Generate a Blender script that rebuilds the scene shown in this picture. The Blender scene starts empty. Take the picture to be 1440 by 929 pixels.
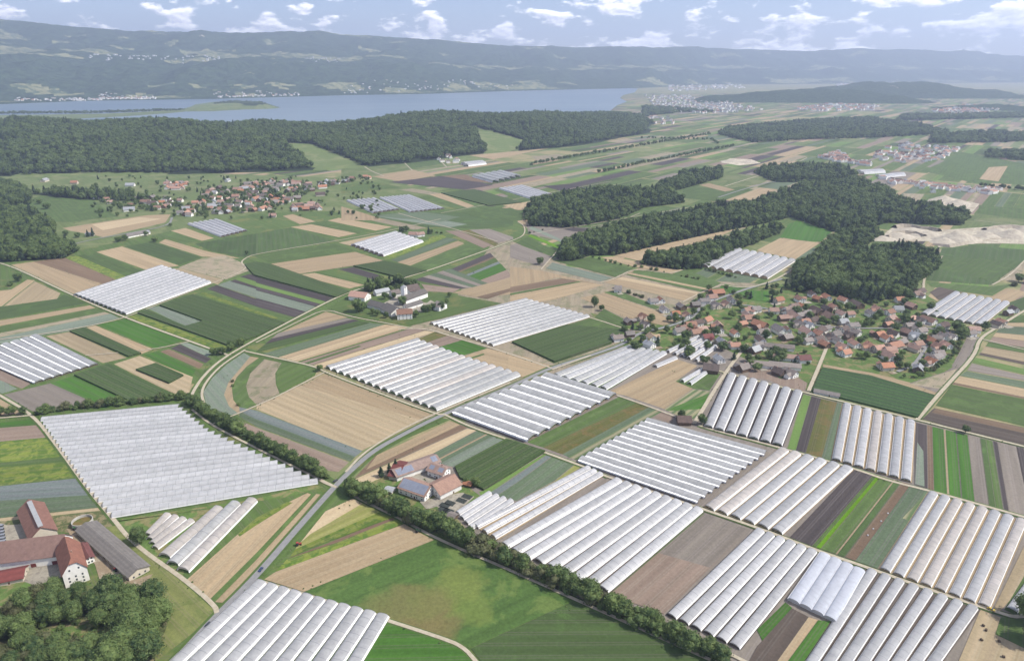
import bpy, bmesh, math, random
import numpy as np
from mathutils import Vector, Matrix, noise as mnoise

SC = bpy.context.scene
COL = SC.collection
R = math.radians
rnd = random.Random(11)

# ------------------------------------------------------------------ camera
FPX, Y0, CH = 960.0, 92.0, 330.0
HAZE = 7.2e-5
TH = math.atan((464.5 - Y0) / FPX)
CT, ST = math.cos(TH), math.sin(TH)
cam_d = bpy.data.cameras.new('camera')
cam_d.sensor_width = 36.0
cam_d.lens = 36.0 * FPX / 1440.0
cam_d.clip_start = 1.0
cam_d.clip_end = 80000.0
cam = bpy.data.objects.new('camera', cam_d)
cam.location = (0, 0, CH)
cam.rotation_euler = (math.pi / 2 - TH, 0, 0)
COL.objects.link(cam)
SC.camera = cam

# ------------------------------------------------------------------ light
SUN_AZ, SUN_EL = R(97), R(48)          # azimuth clockwise from +Y
world = bpy.data.worlds.new('World')
SC.world = world
world.use_nodes = True
wn, wl = world.node_tree.nodes, world.node_tree.links
wn.clear()
w_out = wn.new('ShaderNodeOutputWorld')
bg = wn.new('ShaderNodeBackground')
bg.inputs[1].default_value = 0.104
sky = wn.new('ShaderNodeTexSky')
sky.sky_type = 'NISHITA'
sky.sun_disc = False
sky.sun_elevation = SUN_EL
sky.sun_rotation = SUN_AZ
sky.altitude = 700
sky.air_density = 1.0
sky.dust_density = 0.6
sky.ozone_density = 3.0
tc = wn.new('ShaderNodeTexCoord')
mp = wn.new('ShaderNodeMapping')
mp.inputs['Scale'].default_value = (19.0, 19.0, 48.0)
mp.inputs['Location'].default_value = (3.3, 1.7, 0.45)
wl.new(tc.outputs['Generated'], mp.inputs[0])
def w_noise(scale, det, rough, dz=0.0):
    n = wn.new('ShaderNodeTexNoise')
    n.inputs['Scale'].default_value = scale
    n.inputs['Detail'].default_value = det
    n.inputs['Roughness'].default_value = rough
    if dz:
        m2 = wn.new('ShaderNodeMapping')
        m2.inputs['Location'].default_value = (0.05, 0, dz)
        wl.new(mp.outputs[0], m2.inputs[0])
        wl.new(m2.outputs[0], n.inputs[0])
    else:
        wl.new(mp.outputs[0], n.inputs[0])
    return n
n1 = w_noise(1.0, 9, 0.55)
n2 = w_noise(1.0, 9, 0.55, 0.16)
cr = wn.new('ShaderNodeValToRGB')
cr.color_ramp.elements[0].position = 0.515
cr.color_ramp.elements[1].position = 0.585
wl.new(n1.outputs['Fac'], cr.inputs[0])
sub = wn.new('ShaderNodeMath'); sub.operation = 'SUBTRACT'
wl.new(n1.outputs['Fac'], sub.inputs[0]); wl.new(n2.outputs['Fac'], sub.inputs[1])
mr = wn.new('ShaderNodeMapRange')
mr.inputs[1].default_value = -0.06; mr.inputs[2].default_value = 0.10
wl.new(sub.outputs[0], mr.inputs[0])
cc = wn.new('ShaderNodeMixRGB')  # cloud shading painted into the colour: greyer undersides, brighter sunlit tops
cc.inputs[1].default_value = (9.2, 9.2, 10.2, 1)
cc.inputs[2].default_value = (19, 18.4, 18, 1)
wl.new(mr.outputs[0], cc.inputs[0])
mixc = wn.new('ShaderNodeMixRGB')
wl.new(cr.outputs[0], mixc.inputs[0])
tint = wn.new('ShaderNodeMixRGB'); tint.blend_type = 'MULTIPLY'
tint.inputs[0].default_value = 1.0
tint.inputs[2].default_value = (0.94, 0.90, 1.02, 1)
wl.new(sky.outputs[0], tint.inputs[1])
wl.new(tint.outputs[0], mixc.inputs[1])
wl.new(cc.outputs[0], mixc.inputs[2])
wl.new(mixc.outputs[0], bg.inputs[0])
wl.new(bg.outputs[0], w_out.inputs[0])

sun_d = bpy.data.lights.new('sun', 'SUN')
sun_d.energy = 5.0
sun_d.angle = R(0.6)
sun_d.color = (1.0, 0.94, 0.83)
sun = bpy.data.objects.new('sun', sun_d)
SUNV = Vector((math.cos(SUN_EL) * math.sin(SUN_AZ), math.cos(SUN_EL) * math.cos(SUN_AZ), math.sin(SUN_EL)))
sun.rotation_euler = SUNV.to_track_quat('Z', 'Y').to_euler()
sun.location = (200, 200, 800)
COL.objects.link(sun)

SC.view_settings.view_transform = 'Standard'
SC.view_settings.look = 'None'
SC.view_settings.gamma = 1.0
SC.view_settings.use_curve_mapping = False
SC.view_settings.exposure = 0.50
SC.cycles.use_denoising = True
SC.cycles.max_bounces = 5
SC.cycles.diffuse_bounces = 2
SC.cycles.glossy_bounces = 2
SC.cycles.transmission_bounces = 2
SC.cycles.transparent_max_bounces = 10
SC.cycles.volume_bounces = 0
SC.cycles.caustics_reflective = False
SC.cycles.caustics_refractive = False

# ------------------------------------------------------------------ pixel -> ground
def G(px, py, z=0.0):
    """photo pixel (1440 wide) to the point of the plane at height z that it looks at"""
    x, y = (px - 720.0) / FPX, (py - 464.5) / FPX
    dz = -ST - y * CT
    dy = CT - y * ST
    t = (CH - z) / -dz
    return Vector((x * t, dy * t, z))
def PX(p):
    """world point to photo pixel"""
    dep = p[1] * CT + (CH - p[2]) * ST
    v = ((CH - p[2]) * CT - p[1] * ST) / dep
    return 720 + FPX * p[0] / dep, 464.5 + FPX * v
def ZY(Y, ypix):
    """height that shows at pixel row ypix at forward distance Y"""
    return CH - Y * math.tan(TH + math.atan((ypix - 464.5) / FPX))
CROP = {'T1': (0, 0, 2.996), 'T2': (480, 0, 2.996), 'T3': (960, 0, 2.996)}
for i in range(4):
    CROP['M%d' % (i + 1)] = (360 * i, 300, 3.872)
    CROP['L%d' % (i + 1)] = (360 * i, 500, 3.872)
    CROP['B%d' % (i + 1)] = (360 * i, 690, 3.886)
CROP.update({'F': (0, 700, 5.99), 'S': (530, 620, 7.145), 'O': (480, 380, 7.145), 'V': (1040, 400, 7.145), 'W': (1240, 400, 7.145), 'U': (860, 390, 7.145), 'P': (0, 0, 1.0)})
def K(c, u, v):
    a, b, s = CROP[c]
    return a + u / s, b + v / s
def KG(c, u, v, z=0.0):
    return G(*K(c, u, v), z)
def inside(x, y, poly):
    c = False
    j = len(poly) - 1
    for i in range(len(poly)):
        xi, yi = poly[i][0], poly[i][1]
        xj, yj = poly[j][0], poly[j][1]
        if (yi > y) != (yj > y) and x < (xj - xi) * (y - yi) / (yj - yi) + xi:
            c = not c
        j = i
    return c

# ------------------------------------------------------------------ object helpers
def tag(o, label=None, cat=None, group=None, kind=None):
    if label: o['label'] = label
    if cat: o['category'] = cat
    if group: o['group'] = group
    if kind: o['kind'] = kind
    return o
def empty(name, loc=(0, 0, 0), rz=0.0, label=None, cat=None, group=None):
    o = bpy.data.objects.new(name, None)
    o.location = loc
    o.rotation_euler = (0, 0, rz)
    o.empty_display_size = 0.5
    COL.objects.link(o)
    return tag(o, label, cat, group)
def mesh(name, verts, faces, mats=(), fm=None, smooth=False, uv=None):
    me = bpy.data.meshes.new(name)
    me.from_pydata([tuple(v) for v in verts], [], faces)
    for m in mats: me.materials.append(m)
    if fm is not None: me.polygons.foreach_set('material_index', fm)
    if smooth: me.polygons.foreach_set('use_smooth', [True] * len(me.polygons))
    if uv is not None:
        l = me.uv_layers.new(name='UVMap')
        li = [0] * len(me.loops)
        me.loops.foreach_get('vertex_index', li)
        a = np.array(uv, dtype=np.float32)[li]
        l.data.foreach_set('uv', a.ravel())
    me.update()
    return me
def obj(name, me, parent=None, mat=None, loc=None, rot=None, scale=None):
    o = bpy.data.objects.new(name, me)
    COL.objects.link(o)
    if parent: o.parent = parent
    if loc is not None: o.location = loc
    if rot is not None: o.rotation_euler = rot
    if scale is not None: o.scale = scale
    if mat is not None:
        if len(me.materials) == 0: me.materials.append(mat)
        o.material_slots[0].link = 'OBJECT'
        o.material_slots[0].material = mat
    return o
class MB:
    def __init__(s): s.v, s.f = [], []
    def add(s, vs, fs):
        n = len(s.v); s.v += [tuple(v) for v in vs]; s.f += [tuple(i + n for i in f) for f in fs]; return s
    def box(s, x0, x1, y0, y1, z0, z1):
        return s.add([(x0, y0, z0), (x1, y0, z0), (x1, y1, z0), (x0, y1, z0), (x0, y0, z1), (x1, y0, z1), (x1, y1, z1), (x0, y1, z1)],
                     [(0, 3, 2, 1), (4, 5, 6, 7), (0, 1, 5, 4), (1, 2, 6, 5), (2, 3, 7, 6), (3, 0, 4, 7)])
    def tube(s, pts, rads, n=7, cap=True):
        rings = []
        for i, p in enumerate(pts):
            p = Vector(p)
            d = (Vector(pts[min(i + 1, len(pts) - 1)]) - Vector(pts[max(i - 1, 0)])).normalized()
            a = d.orthogonal().normalized(); b = d.cross(a)
            rings.append([p + (a * math.cos(2 * math.pi * k / n) + b * math.sin(2 * math.pi * k / n)) * rads[i] for k in range(n)])
        vs = [v for r in rings for v in r]
        fs = [(i * n + k, i * n + (k + 1) % n, (i + 1) * n + (k + 1) % n, (i + 1) * n + k) for i in range(len(pts) - 1) for k in range(n)]
        if cap: fs += [tuple(range(n))[::-1], tuple((len(pts) - 1) * n + k for k in range(n))]
        return s.add(vs, fs)
    def mesh(s, name, mats=(), smooth=False):
        return mesh(name, s.v, s.f, mats, smooth=smooth)
ORD = 'first second third fourth fifth sixth seventh eighth ninth tenth eleventh twelfth thirteenth fourteenth fifteenth sixteenth seventeenth eighteenth nineteenth twentieth'.split()
TENS = {2: 'twenty', 3: 'thirty', 4: 'forty', 5: 'fifty', 6: 'sixty', 7: 'seventy', 8: 'eighty', 9: 'ninety'}
def ordinal(i):
    if i < 20: return ORD[i]
    n = i + 1
    if n >= 100: return 'hundred-and-' + ordinal(n - 101) if n > 100 else 'hundredth'
    return (TENS[n // 10][:-1] + 'ieth') if n % 10 == 0 else TENS[n // 10] + '-' + ORD[n % 10 - 1]

# ------------------------------------------------------------------ materials
def lin(c):
    c /= 255.0
    return c / 12.92 if c <= 0.04045 else ((c + 0.055) / 1.055) ** 2.4
KEXP = 2.08
def C(r, g, b, k=None):
    k = k or KEXP
    return (lin(r) / k, lin(g) / k, lin(b) / k, 1.0)
def nodes(name):
    m = bpy.data.materials.new(name)
    m.use_nodes = True
    nt = m.node_tree
    b = nt.nodes['Principled BSDF']
    return m, nt, b
def N(nt, typ, **kw):
    n = nt.nodes.new(typ)
    for k, v in kw.items():
        if k in n.inputs: n.inputs[k].default_value = v
        else: setattr(n, k, v)
    return n
def mixrgb(nt, f, a, b, typ='MIX'):
    n = nt.nodes.new('ShaderNodeMixRGB'); n.blend_type = typ
    for i, s in enumerate((f, a, b)):
        if hasattr(s, 'is_linked') or isinstance(s, bpy.types.NodeSocket): nt.links.new(s, n.inputs[i])
        else: n.inputs[i].default_value = s
    return n.outputs[0]
def ramp(nt, fac, p0, p1, c0=(0, 0, 0, 1), c1=(1, 1, 1, 1)):
    n = nt.nodes.new('ShaderNodeValToRGB')
    e = n.color_ramp.elements
    e[0].position, e[1].position = p0, p1
    e[0].color, e[1].color = c0, c1
    nt.links.new(fac, n.inputs[0])
    return n.outputs[0]
def noise_n(nt, vec, scale, detail=3, rough=0.55, dist=0.0):
    n = N(nt, 'ShaderNodeTexNoise', Scale=scale, Detail=detail, Roughness=rough, Distortion=dist)
    if vec is not None: nt.links.new(vec, n.inputs['Vector'])
    return n.outputs['Fac']
def field_mat(name, col, col2, row=0.0, rowc=None, spacing=2.0, mott=0.5, rough=0.9, bump=0.3, fine=0.25, patch=None, blobs=(), tram=0.35):
    """soil or crop: two tones in soft patches, rows along the strip, fine grain; patch = (colour, size, cover)"""
    m, nt, b = nodes(name)
    geo = nt.nodes.new('ShaderNodeNewGeometry')
    pos = geo.outputs['Position']
    uv = nt.nodes.new('ShaderNodeUVMap').outputs[0]
    oi = nt.nodes.new('ShaderNodeObjectInfo')
    mpn = N(nt, 'ShaderNodeMapping'); mpn.inputs['Scale'].default_value = (0.22, 1.0, 1.0)
    nt.links.new(uv, mpn.inputs[0])
    big = noise_n(nt, mpn.outputs[0], 0.035, 4, 0.6)
    base = mixrgb(nt, ramp(nt, big, 0.5 - 0.22 / max(mott, .05) * 0.5, 0.5 + 0.22 / max(mott, .05) * 0.5), col, col2)
    streak = N(nt, 'ShaderNodeMapping'); streak.inputs['Scale'].default_value = (0.012, 0.55, 1.0)
    nt.links.new(uv, streak.inputs[0])
    st = noise_n(nt, streak.outputs[0], 1.0, 3, 0.6)
    lo = tuple(c * 0.80 for c in col[:3]) + (1,)
    hi = tuple(min(1, c * 1.16) for c in col2[:3]) + (1,)
    base = mixrgb(nt, ramp(nt, st, 0.36, 0.64, (0, 0, 0, 1), (0.75, 0.75, 0.75, 1)), base, mixrgb(nt, st, lo, hi))
    s2 = N(nt, 'ShaderNodeMapping'); s2.inputs['Scale'].default_value = (0.006, 0.16, 1.0)
    nt.links.new(uv, s2.inputs[0])
    sb = noise_n(nt, s2.outputs[0], 1.0, 2, 0.5)
    base = mixrgb(nt, 1.0, base, ramp(nt, sb, 0.36, 0.64, (0.86, 0.86, 0.85, 1), (1.10, 1.10, 1.08, 1)), 'MULTIPLY')
    if patch:
        pn = noise_n(nt, pos, 1.0 / patch[1], 5, 0.65, 0.6)
        base = mixrgb(nt, ramp(nt, pn, 0.62 - patch[2] * 0.3, 0.70 - patch[2] * 0.3), base, patch[0])
    for (bx, by, br, bc, soft) in blobs:
        pn = N(nt, 'ShaderNodeTexNoise', Scale=0.045, Detail=5.0, Roughness=0.65)
        nt.links.new(pos, pn.inputs['Vector'])
        off = N(nt, 'ShaderNodeVectorMath', operation='MULTIPLY_ADD')
        off.inputs[1].default_value = (34, 34, 0); nt.links.new(pn.outputs['Color'], off.inputs[0]); nt.links.new(pos, off.inputs[2])
        dv = N(nt, 'ShaderNodeVectorMath', operation='DISTANCE'); dv.inputs[1].default_value = (bx + 17, by + 17, 0)
        nt.links.new(off.outputs[0], dv.inputs[0])
        mr_ = N(nt, 'ShaderNodeMapRange'); mr_.interpolation_type = 'SMOOTHSTEP'
        mr_.inputs[1].default_value = br * 1.25; mr_.inputs[2].default_value = br * .7; mr_.inputs[3].default_value = 0; mr_.inputs[4].default_value = soft
        nt.links.new(dv.outputs['Value'], mr_.inputs[0])
        base = mixrgb(nt, mr_.outputs[0], base, bc)
    if row > 0:
        wv = N(nt, 'ShaderNodeTexWave', Scale=0.314 / (spacing * 1.7), Distortion=1.2, Detail=1.5)
        wv.bands_direction = 'Y'
        wv.inputs['Detail Scale'].default_value = 0.6
        nt.links.new(uv, wv.inputs['Vector'])
        rf = N(nt, 'ShaderNodeMath', operation='MULTIPLY'); rf.inputs[1].default_value = row
        nt.links.new(wv.outputs['Fac'], rf.inputs[0])
        base = mixrgb(nt, rf.outputs[0], base, rowc or lo)
    if tram:
        sv = nt.nodes.new('ShaderNodeSeparateXYZ'); nt.links.new(uv, sv.inputs[0])
        prev = sv.outputs['Y']
        for op, val in (('PINGPONG', 9.0), ('SUBTRACT', 4.2), ('ABSOLUTE', 0), ('SUBTRACT', 0.95), ('ABSOLUTE', 0), ('LESS_THAN', 0.42), ('MULTIPLY', tram)):
            mt = N(nt, 'ShaderNodeMath', operation=op); nt.links.new(prev, mt.inputs[0]); mt.inputs[1].default_value = val; prev = mt.outputs[0]
        base = mixrgb(nt, prev, base, tuple(min(1, x * .8 + .05) for x in (col[0], col[0] * .85, col[2])) + (1,))
    fn = noise_n(nt, pos, 0.42, 5, 0.7)
    base = mixrgb(nt, fine, base, mixrgb(nt, 1.0, base, ramp(nt, fn, 0.3, 0.7, (0.45, 0.45, 0.45, 1), (1.6, 1.6, 1.6, 1)), 'MULTIPLY'))
    hv = N(nt, 'ShaderNodeHueSaturation', Saturation=1.05)
    mm = N(nt, 'ShaderNodeMapRange'); mm.inputs[3].default_value = 0.88; mm.inputs[4].default_value = 1.12
    nt.links.new(oi.outputs['Random'], mm.inputs[0]); nt.links.new(mm.outputs[0], hv.inputs['Value'])
    nt.links.new(base, hv.inputs['Color'])
    nt.links.new(hv.outputs[0], b.inputs['Base Color'])
    b.inputs['Roughness'].default_value = rough
    b.inputs['Specular IOR Level'].default_value = 0.15
    if bump:
        bp = N(nt, 'ShaderNodeBump', Strength=bump, Distance=0.6)
        nt.links.new(fn, bp.inputs['Height']); nt.links.new(bp.outputs[0], b.inputs['Normal'])
    return m
def plain_mat(name, col, col2=None, scale=0.5, rough=0.8, spec=0.3, rand=0.0, metal=0.0, detail=4, bump=0.0, coords='pos'):
    m, nt, b = nodes(name)
    if coords == 'pos': vec = nt.nodes.new('ShaderNodeNewGeometry').outputs['Position']
    else: vec = nt.nodes.new('ShaderNodeTexCoord').outputs['Object']
    c2 = col2 or tuple(c * 0.75 for c in col[:3]) + (1,)
    f = noise_n(nt, vec, scale, detail, 0.65)
    out = mixrgb(nt, ramp(nt, f, 0.35, 0.65), col, c2)
    if rand:
        oi = nt.nodes.new('ShaderNodeObjectInfo')
        hv = N(nt, 'ShaderNodeHueSaturation')
        mm = N(nt, 'ShaderNodeMapRange'); mm.inputs[3].default_value = 1 - rand; mm.inputs[4].default_value = 1 + rand
        nt.links.new(oi.outputs['Random'], mm.inputs[0]); nt.links.new(mm.outputs[0], hv.inputs['Value'])
        nt.links.new(out, hv.inputs['Color']); out = hv.outputs[0]
    nt.links.new(out, b.inputs['Base Color'])
    b.inputs['Roughness'].default_value = rough
    b.inputs['Specular IOR Level'].default_value = spec
    b.inputs['Metallic'].default_value = metal
    if bump:
        bp = N(nt, 'ShaderNodeBump', Strength=bump, Distance=0.3)
        nt.links.new(f, bp.inputs['Height']); nt.links.new(bp.outputs[0], b.inputs['Normal'])
    return m
FM = {}
def fdef(k, c1, c2, **kw): FM[k] = field_mat(k, C(*c1), C(*c2), **kw)
fdef('tan', (203, 183, 152), (190, 168, 138), row=0.22, spacing=3.0)
fdef('tanpale', (222, 203, 172), (208, 187, 153), row=0.18, spacing=3.0)
fdef('tanrow', (204, 186, 156), (190, 172, 144), row=0.42, rowc=C(170, 156, 124), spacing=4.5)
fdef('tangrey', (190, 178, 156), (176, 163, 140), row=0.2, spacing=2.5, patch=(C(150, 150, 118), 18, 0.35))
fdef('soil', (172, 153, 140), (155, 137, 124), row=0.3, spacing=2.2)
fdef('soilgrey', (168, 160, 150), (148, 138, 130), row=0.28, spacing=2.2)
fdef('brown', (152, 130, 110), (132, 112, 96), row=0.35, spacing=2.0)
fdef('dark', (104, 96, 95), (84, 78, 79), row=0.35, rowc=C(72, 66, 67), spacing=2.0)
fdef('darkbrown', (118, 106, 98), (98, 90, 84), row=0.3, spacing=2.0)
fdef('green', (106, 130, 78), (94, 116, 68), row=0.2, spacing=2.4, patch=(C(112, 138, 80), 25, 0.3))
fdef('vivid', (94, 138, 62), (82, 122, 56), row=0.2, rowc=C(70, 112, 50), spacing=1.8)
fdef('grass', (110, 134, 78), (98, 122, 70), row=0.0, patch=(C(132, 138, 86), 45, 0.25), mott=0.7)
fdef('grassdark', (98, 120, 74), (86, 108, 66), row=0.12, spacing=3, patch=(C(100, 128, 74), 30, 0.2))
fdef('lawn', (120, 146, 86), (104, 130, 72), row=0.0, patch=(C(150, 146, 104), 14, 0.4), fine=0.4, tram=0)
fdef('lawnpale', (158, 164, 106), (142, 150, 94), row=0.25, spacing=4, patch=(C(130, 142, 86), 16, 0.4))
fdef('meadow', (134, 150, 100), (116, 134, 86), row=0.0, patch=(C(144, 152, 108), 60, 0.4), tram=0)
fdef('maize', (98, 118, 72), (86, 106, 66), row=0.5, rowc=C(58, 80, 48), spacing=2.2, fine=0.5, bump=0.8)
fdef('orchard', (90, 122, 72), (80, 108, 66), row=0.7, rowc=C(54, 84, 50), spacing=5.0, fine=0.5, bump=0.8)
fdef('yg', (152, 164, 84), (132, 150, 74), row=0.25, spacing=3.0, patch=(C(98, 128, 62), 9, 0.5))
fdef('ygpale', (176, 174, 112), (156, 160, 96), row=0.3, rowc=C(128, 142, 80), spacing=3.5)
fdef('lime', (128, 176, 52), (112, 160, 46), row=0.2, spacing=2)
fdef('ltgreen', (134, 164, 94), (116, 148, 82), row=0.25, spacing=2.5)
fdef('olive', (128, 130, 78), (110, 114, 66), row=0.3, spacing=2.5, patch=(C(140, 124, 82), 14, 0.4))
fdef('teal', (124, 142, 114), (110, 128, 102), row=0.4, rowc=C(102, 116, 90), spacing=1.8, fine=0.4)
fdef('tealpale', (154, 168, 150), (138, 152, 134), row=0.35, spacing=1.8, fine=0.35)
fdef('bluegrey', (140, 150, 148), (126, 138, 134), row=0.35, spacing=1.8, fine=0.35)
fdef('stripes', (196, 190, 158), (182, 178, 140), row=0.9, rowc=C(96, 126, 82), spacing=4.0)
fdef('sand', (244, 236, 218), (230, 219, 198), row=0.0, patch=(C(206, 194, 172), 20, 0.4), fine=0.4, tram=0)
fdef('yard', (204, 198, 184), (188, 180, 166), row=0.0, patch=(C(170, 162, 150), 8, 0.3), fine=0.3, tram=0)
fdef('yardbrown', (190, 172, 148), (174, 156, 132), row=0.0, patch=(C(200, 188, 168), 8, 0.4), fine=0.3, tram=0)
fdef('scrub', (122, 128, 88), (100, 112, 72), row=0.0, patch=(C(160, 150, 118), 7, 0.5), fine=0.5, tram=0)
def _blob(u, v): 
    p = G(360 + u / 3.886, 690 + v / 3.886); return p.x, p.y
FM['bigmeadow'] = field_mat('bigmeadow', C(100, 128, 72), C(88, 116, 64), mott=0.7, patch=(C(118, 140, 80), 30, 0.3), blobs=[(*_blob(u, v), r, C(*c), s) for u, v, r, c, s in [(860, 650, 26, (136, 128, 86), .8), (950, 700, 20, (140, 130, 88), .7), (1120, 510, 17, (138, 150, 84), .7), (1190, 630, 15, (134, 150, 82), .6), (740, 620, 18, (128, 132, 84), .6), (960, 600, 16, (128, 138, 82), .5)]], fine=0.4, tram=0)
fdef('wet', (150, 116, 84), (134, 104, 76), row=0.0, tram=0)
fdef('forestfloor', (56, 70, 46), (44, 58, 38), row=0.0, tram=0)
M_ROAD = plain_mat('asphalt', C(172, 172, 172), C(158, 158, 160), 0.3, 0.85, 0.3)
M_PATH = plain_mat('gravel_path', C(226, 216, 194), C(206, 194, 170), 0.35, 0.95, 0.1)
M_LINE = plain_mat('road_paint', C(225, 225, 222), C(205, 205, 204), 0.6, 0.7, 0.3)
# ------------------------------------------------------------------ ground, hills, lake
def structure(name, me, label=None):
    return tag(obj(name, me), label, None, None, 'structure')
M_GROUND = field_mat('plain_ground', C(150, 158, 112), C(132, 146, 100), row=0.0, patch=(C(178, 168, 130), 120, 0.5), mott=0.6)
gx, gy = 25500, 25800
structure('ground', mesh('ground', [(-gx, -150, 0), (gx, -150, 0), (gx, gy, 0), (-gx, gy, 0)], [(0, 1, 2, 3)], [M_GROUND], uv=[(0, 0), (1, 0), (1, 1), (0, 1)]), 'flat farming plain below the hills')

def wooded_mat(name, c1, c2, meadow, cover, sc):
    m, nt, b = nodes(name)
    pos = nt.nodes.new('ShaderNodeNewGeometry').outputs['Position']
    f = noise_n(nt, pos, sc, 5, 0.75)
    base = mixrgb(nt, ramp(nt, f, 0.38, 0.62), c1, c2)
    p = noise_n(nt, pos, 0.0026, 6, 0.62, 0.8)
    base = mixrgb(nt, ramp(nt, p, 0.66 - cover, 0.69 - cover), base, meadow)
    r = noise_n(nt, pos, 0.0024, 4, 0.6)
    base = mixrgb(nt, ramp(nt, r, 0.70, 0.73), base, C(214, 206, 190))
    nt.links.new(base, b.inputs['Base Color'])
    b.inputs['Roughness'].default_value = 1.0
    b.inputs['Specular IOR Level'].default_value = 0.0
    bp = N(nt, 'ShaderNodeBump', Strength=1.0, Distance=26.0)
    nt.links.new(f, bp.inputs['Height']); nt.links.new(bp.outputs[0], b.inputs['Normal'])
    return m
M_JURA = wooded_mat('mountain_woods', C(92, 114, 80), C(48, 68, 50), C(150, 160, 112), 0.0, 0.012)
M_HILLWOOD = wooded_mat('hill_woods', C(96, 116, 82), C(56, 76, 56), C(150, 158, 106), -0.12, 0.03)

def interp(x, pts):
    return float(np.interp(x, [p[0] for p in pts], [p[1] for p in pts]))
CREST = [(-260, 18), (0, 25), (60, 32), (100, 37), (200, 43), (330, 47), (400, 46), (455, 44), (480, 48), (530, 51), (640, 58), (720, 65), (800, 66), (960, 66), (1060, 70), (1130, 72), (1210, 68), (1260, 70), (1330, 73), (1350, 71), (1380, 76), (1440, 79), (1700, 84)]
SHORE = [(-260, 152), (0, 146), (100, 142), (300, 139), (480, 134), (600, 132), (720, 128), (800, 126), (900, 124), (1000, 119), (1440, 116), (1700, 116)]
PLAT = [(-260, 80), (0, 80), (200, 79), (330, 82), (600, 90), (760, 96), (900, 98), (1100, 98), (1440, 100), (1700, 100)]
def mountain_base(p, Y):
    Ys = G(p, interp(p, SHORE)).y
    Yp, Yc = Ys + 1900, Ys + 4700
    zp, zc = ZY(Yp, interp(p, PLAT)), ZY(Yc, interp(p, CREST))
    return np.interp(Y, [Ys - 400, Ys, Ys + 260, Ys + 1450, Yp, Yp + 700, Yc - 500, Yc, Yc + 900, Yc + 4000], [-6, 1, 14, zp * .86, zp, zp + .12 * (zc - zp), zc * .93, zc, zc * .9, zc * .5]), Ys
def mountain_height(p, Y):
    z, Ys = mountain_base(p, Y)
    X = (p - 720) / FPX * Y * CT
    a = max(0.0, min(1.0, (Y - Ys - 100) / 1200))
    q = Vector((X * 0.00075, Y * 0.0005, 3.1))
    lip = 1.0 - 0.8 * math.exp(-((Y - Ys - 4700) / 500) ** 2)
    g = abs(mnoise.noise(Vector((X * 0.0016, Y * 0.0005, 7.7)))) + .5 * abs(mnoise.noise(Vector((X * 0.004, Y * 0.0012, 1.7))))
    plat = 1.0 - 0.75 * math.exp(-((Y - Ys - 2100) / 420) ** 2)
    lip *= plat
    return float(z) + a * lip * (mnoise.noise(q) * 85 + mnoise.noise(q * 2.7) * 50 + mnoise.noise(q * 6) * 30 + (g - .3) * 130) + a * (mnoise.noise(q * 14) * 12 + mnoise.noise(q * 30) * 8), Ys
vs, fs = [], []
NP, NQ = 420, 120
for i in range(NP + 1):
    p = -300 + 2050 * i / NP
    Ys = G(p, interp(p, SHORE)).y
    for j in range(NQ + 1):
        Y = Ys - 300 + 7800 * j / NQ
        z, _ = mountain_height(p, Y)
        X = (p - 720) / FPX * Y * CT
        vs.append((X, Y, z))
n1_ = NQ + 1
fs = [(i * n1_ + j, (i + 1) * n1_ + j, (i + 1) * n1_ + j + 1, i * n1_ + j + 1) for i in range(NP) for j in range(NQ)]
fm = []
for i in range(NP):
    for j in range(NQ):
        v = vs[i * n1_ + j]; dd = 7800 * j / NQ - 300
        t = mnoise.noise(Vector((v[0] * .0011, v[1] * .0022, 4.4))) + .6 * mnoise.noise(Vector((v[0] * .003, v[1] * .005, 1.4)))
        fm.append(1 if (1750 < dd < 2500 and t > .02) or (150 < dd < 620 and t > .22) or (dd > 4400 and t > .42) or (2600 < dd < 4300 and t > .62) else 0)
M_UPLAND = field_mat('upland_meadow', C(162, 170, 122), C(178, 172, 132), mott=.6, patch=(C(92, 112, 78), 90, .5), tram=0)
structure('mountains', mesh('mountains', vs, fs, [M_JURA, M_UPLAND], fm, smooth=True, uv=[(v[0] * .2, v[1] * .2) for v in vs]), 'blue wooded mountain chain beyond the lake')

RIDGES = {}
def crest_world(lst):
    out = []
    for p, Y, ytop, tree, w in lst:
        z = max(ZY(Y, ytop) - tree, 3)
        out.append(((p - 720) / FPX * (Y * CT + (CH - z) * ST), Y, z, w))
    return out
def ridge_h(cr, x, y):
    best = 0.0
    for a, b in zip(cr[:-1], cr[1:]):
        dx, dy = b[0] - a[0], b[1] - a[1]
        t = max(0, min(1, ((x - a[0]) * dx + (y - a[1]) * dy) / (dx * dx + dy * dy)))
        d = math.hypot(x - a[0] - t * dx, y - a[1] - t * dy)
        w = a[3] + t * (b[3] - a[3])
        if d < w:
            h = (a[2] + t * (b[2] - a[2])) * (1 - (d / w) ** 2) ** 1.35
            best = max(best, h)
    return best + (7 * math.sin(x * .011 + 1.3 * math.sin(y * .006)) + 6 * math.sin(y * .013 + x * .004)) * min(1, best / 60)
def ridge_np(cr, X, Y):
    best = np.zeros_like(X)
    for a, b in zip(cr[:-1], cr[1:]):
        dx, dy = b[0] - a[0], b[1] - a[1]
        t = np.clip(((X - a[0]) * dx + (Y - a[1]) * dy) / (dx * dx + dy * dy), 0, 1)
        d = np.hypot(X - a[0] - t * dx, Y - a[1] - t * dy)
        w = a[3] + t * (b[3] - a[3])
        best = np.maximum(best, (a[2] + t * (b[2] - a[2])) * np.clip(1 - (d / w) ** 2, 0, 1) ** 1.35)
    return best + (7 * np.sin(X * .011 + 1.3 * np.sin(Y * .006)) + 6 * np.sin(Y * .013 + X * .004)) * np.minimum(1, best / 60)
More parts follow.
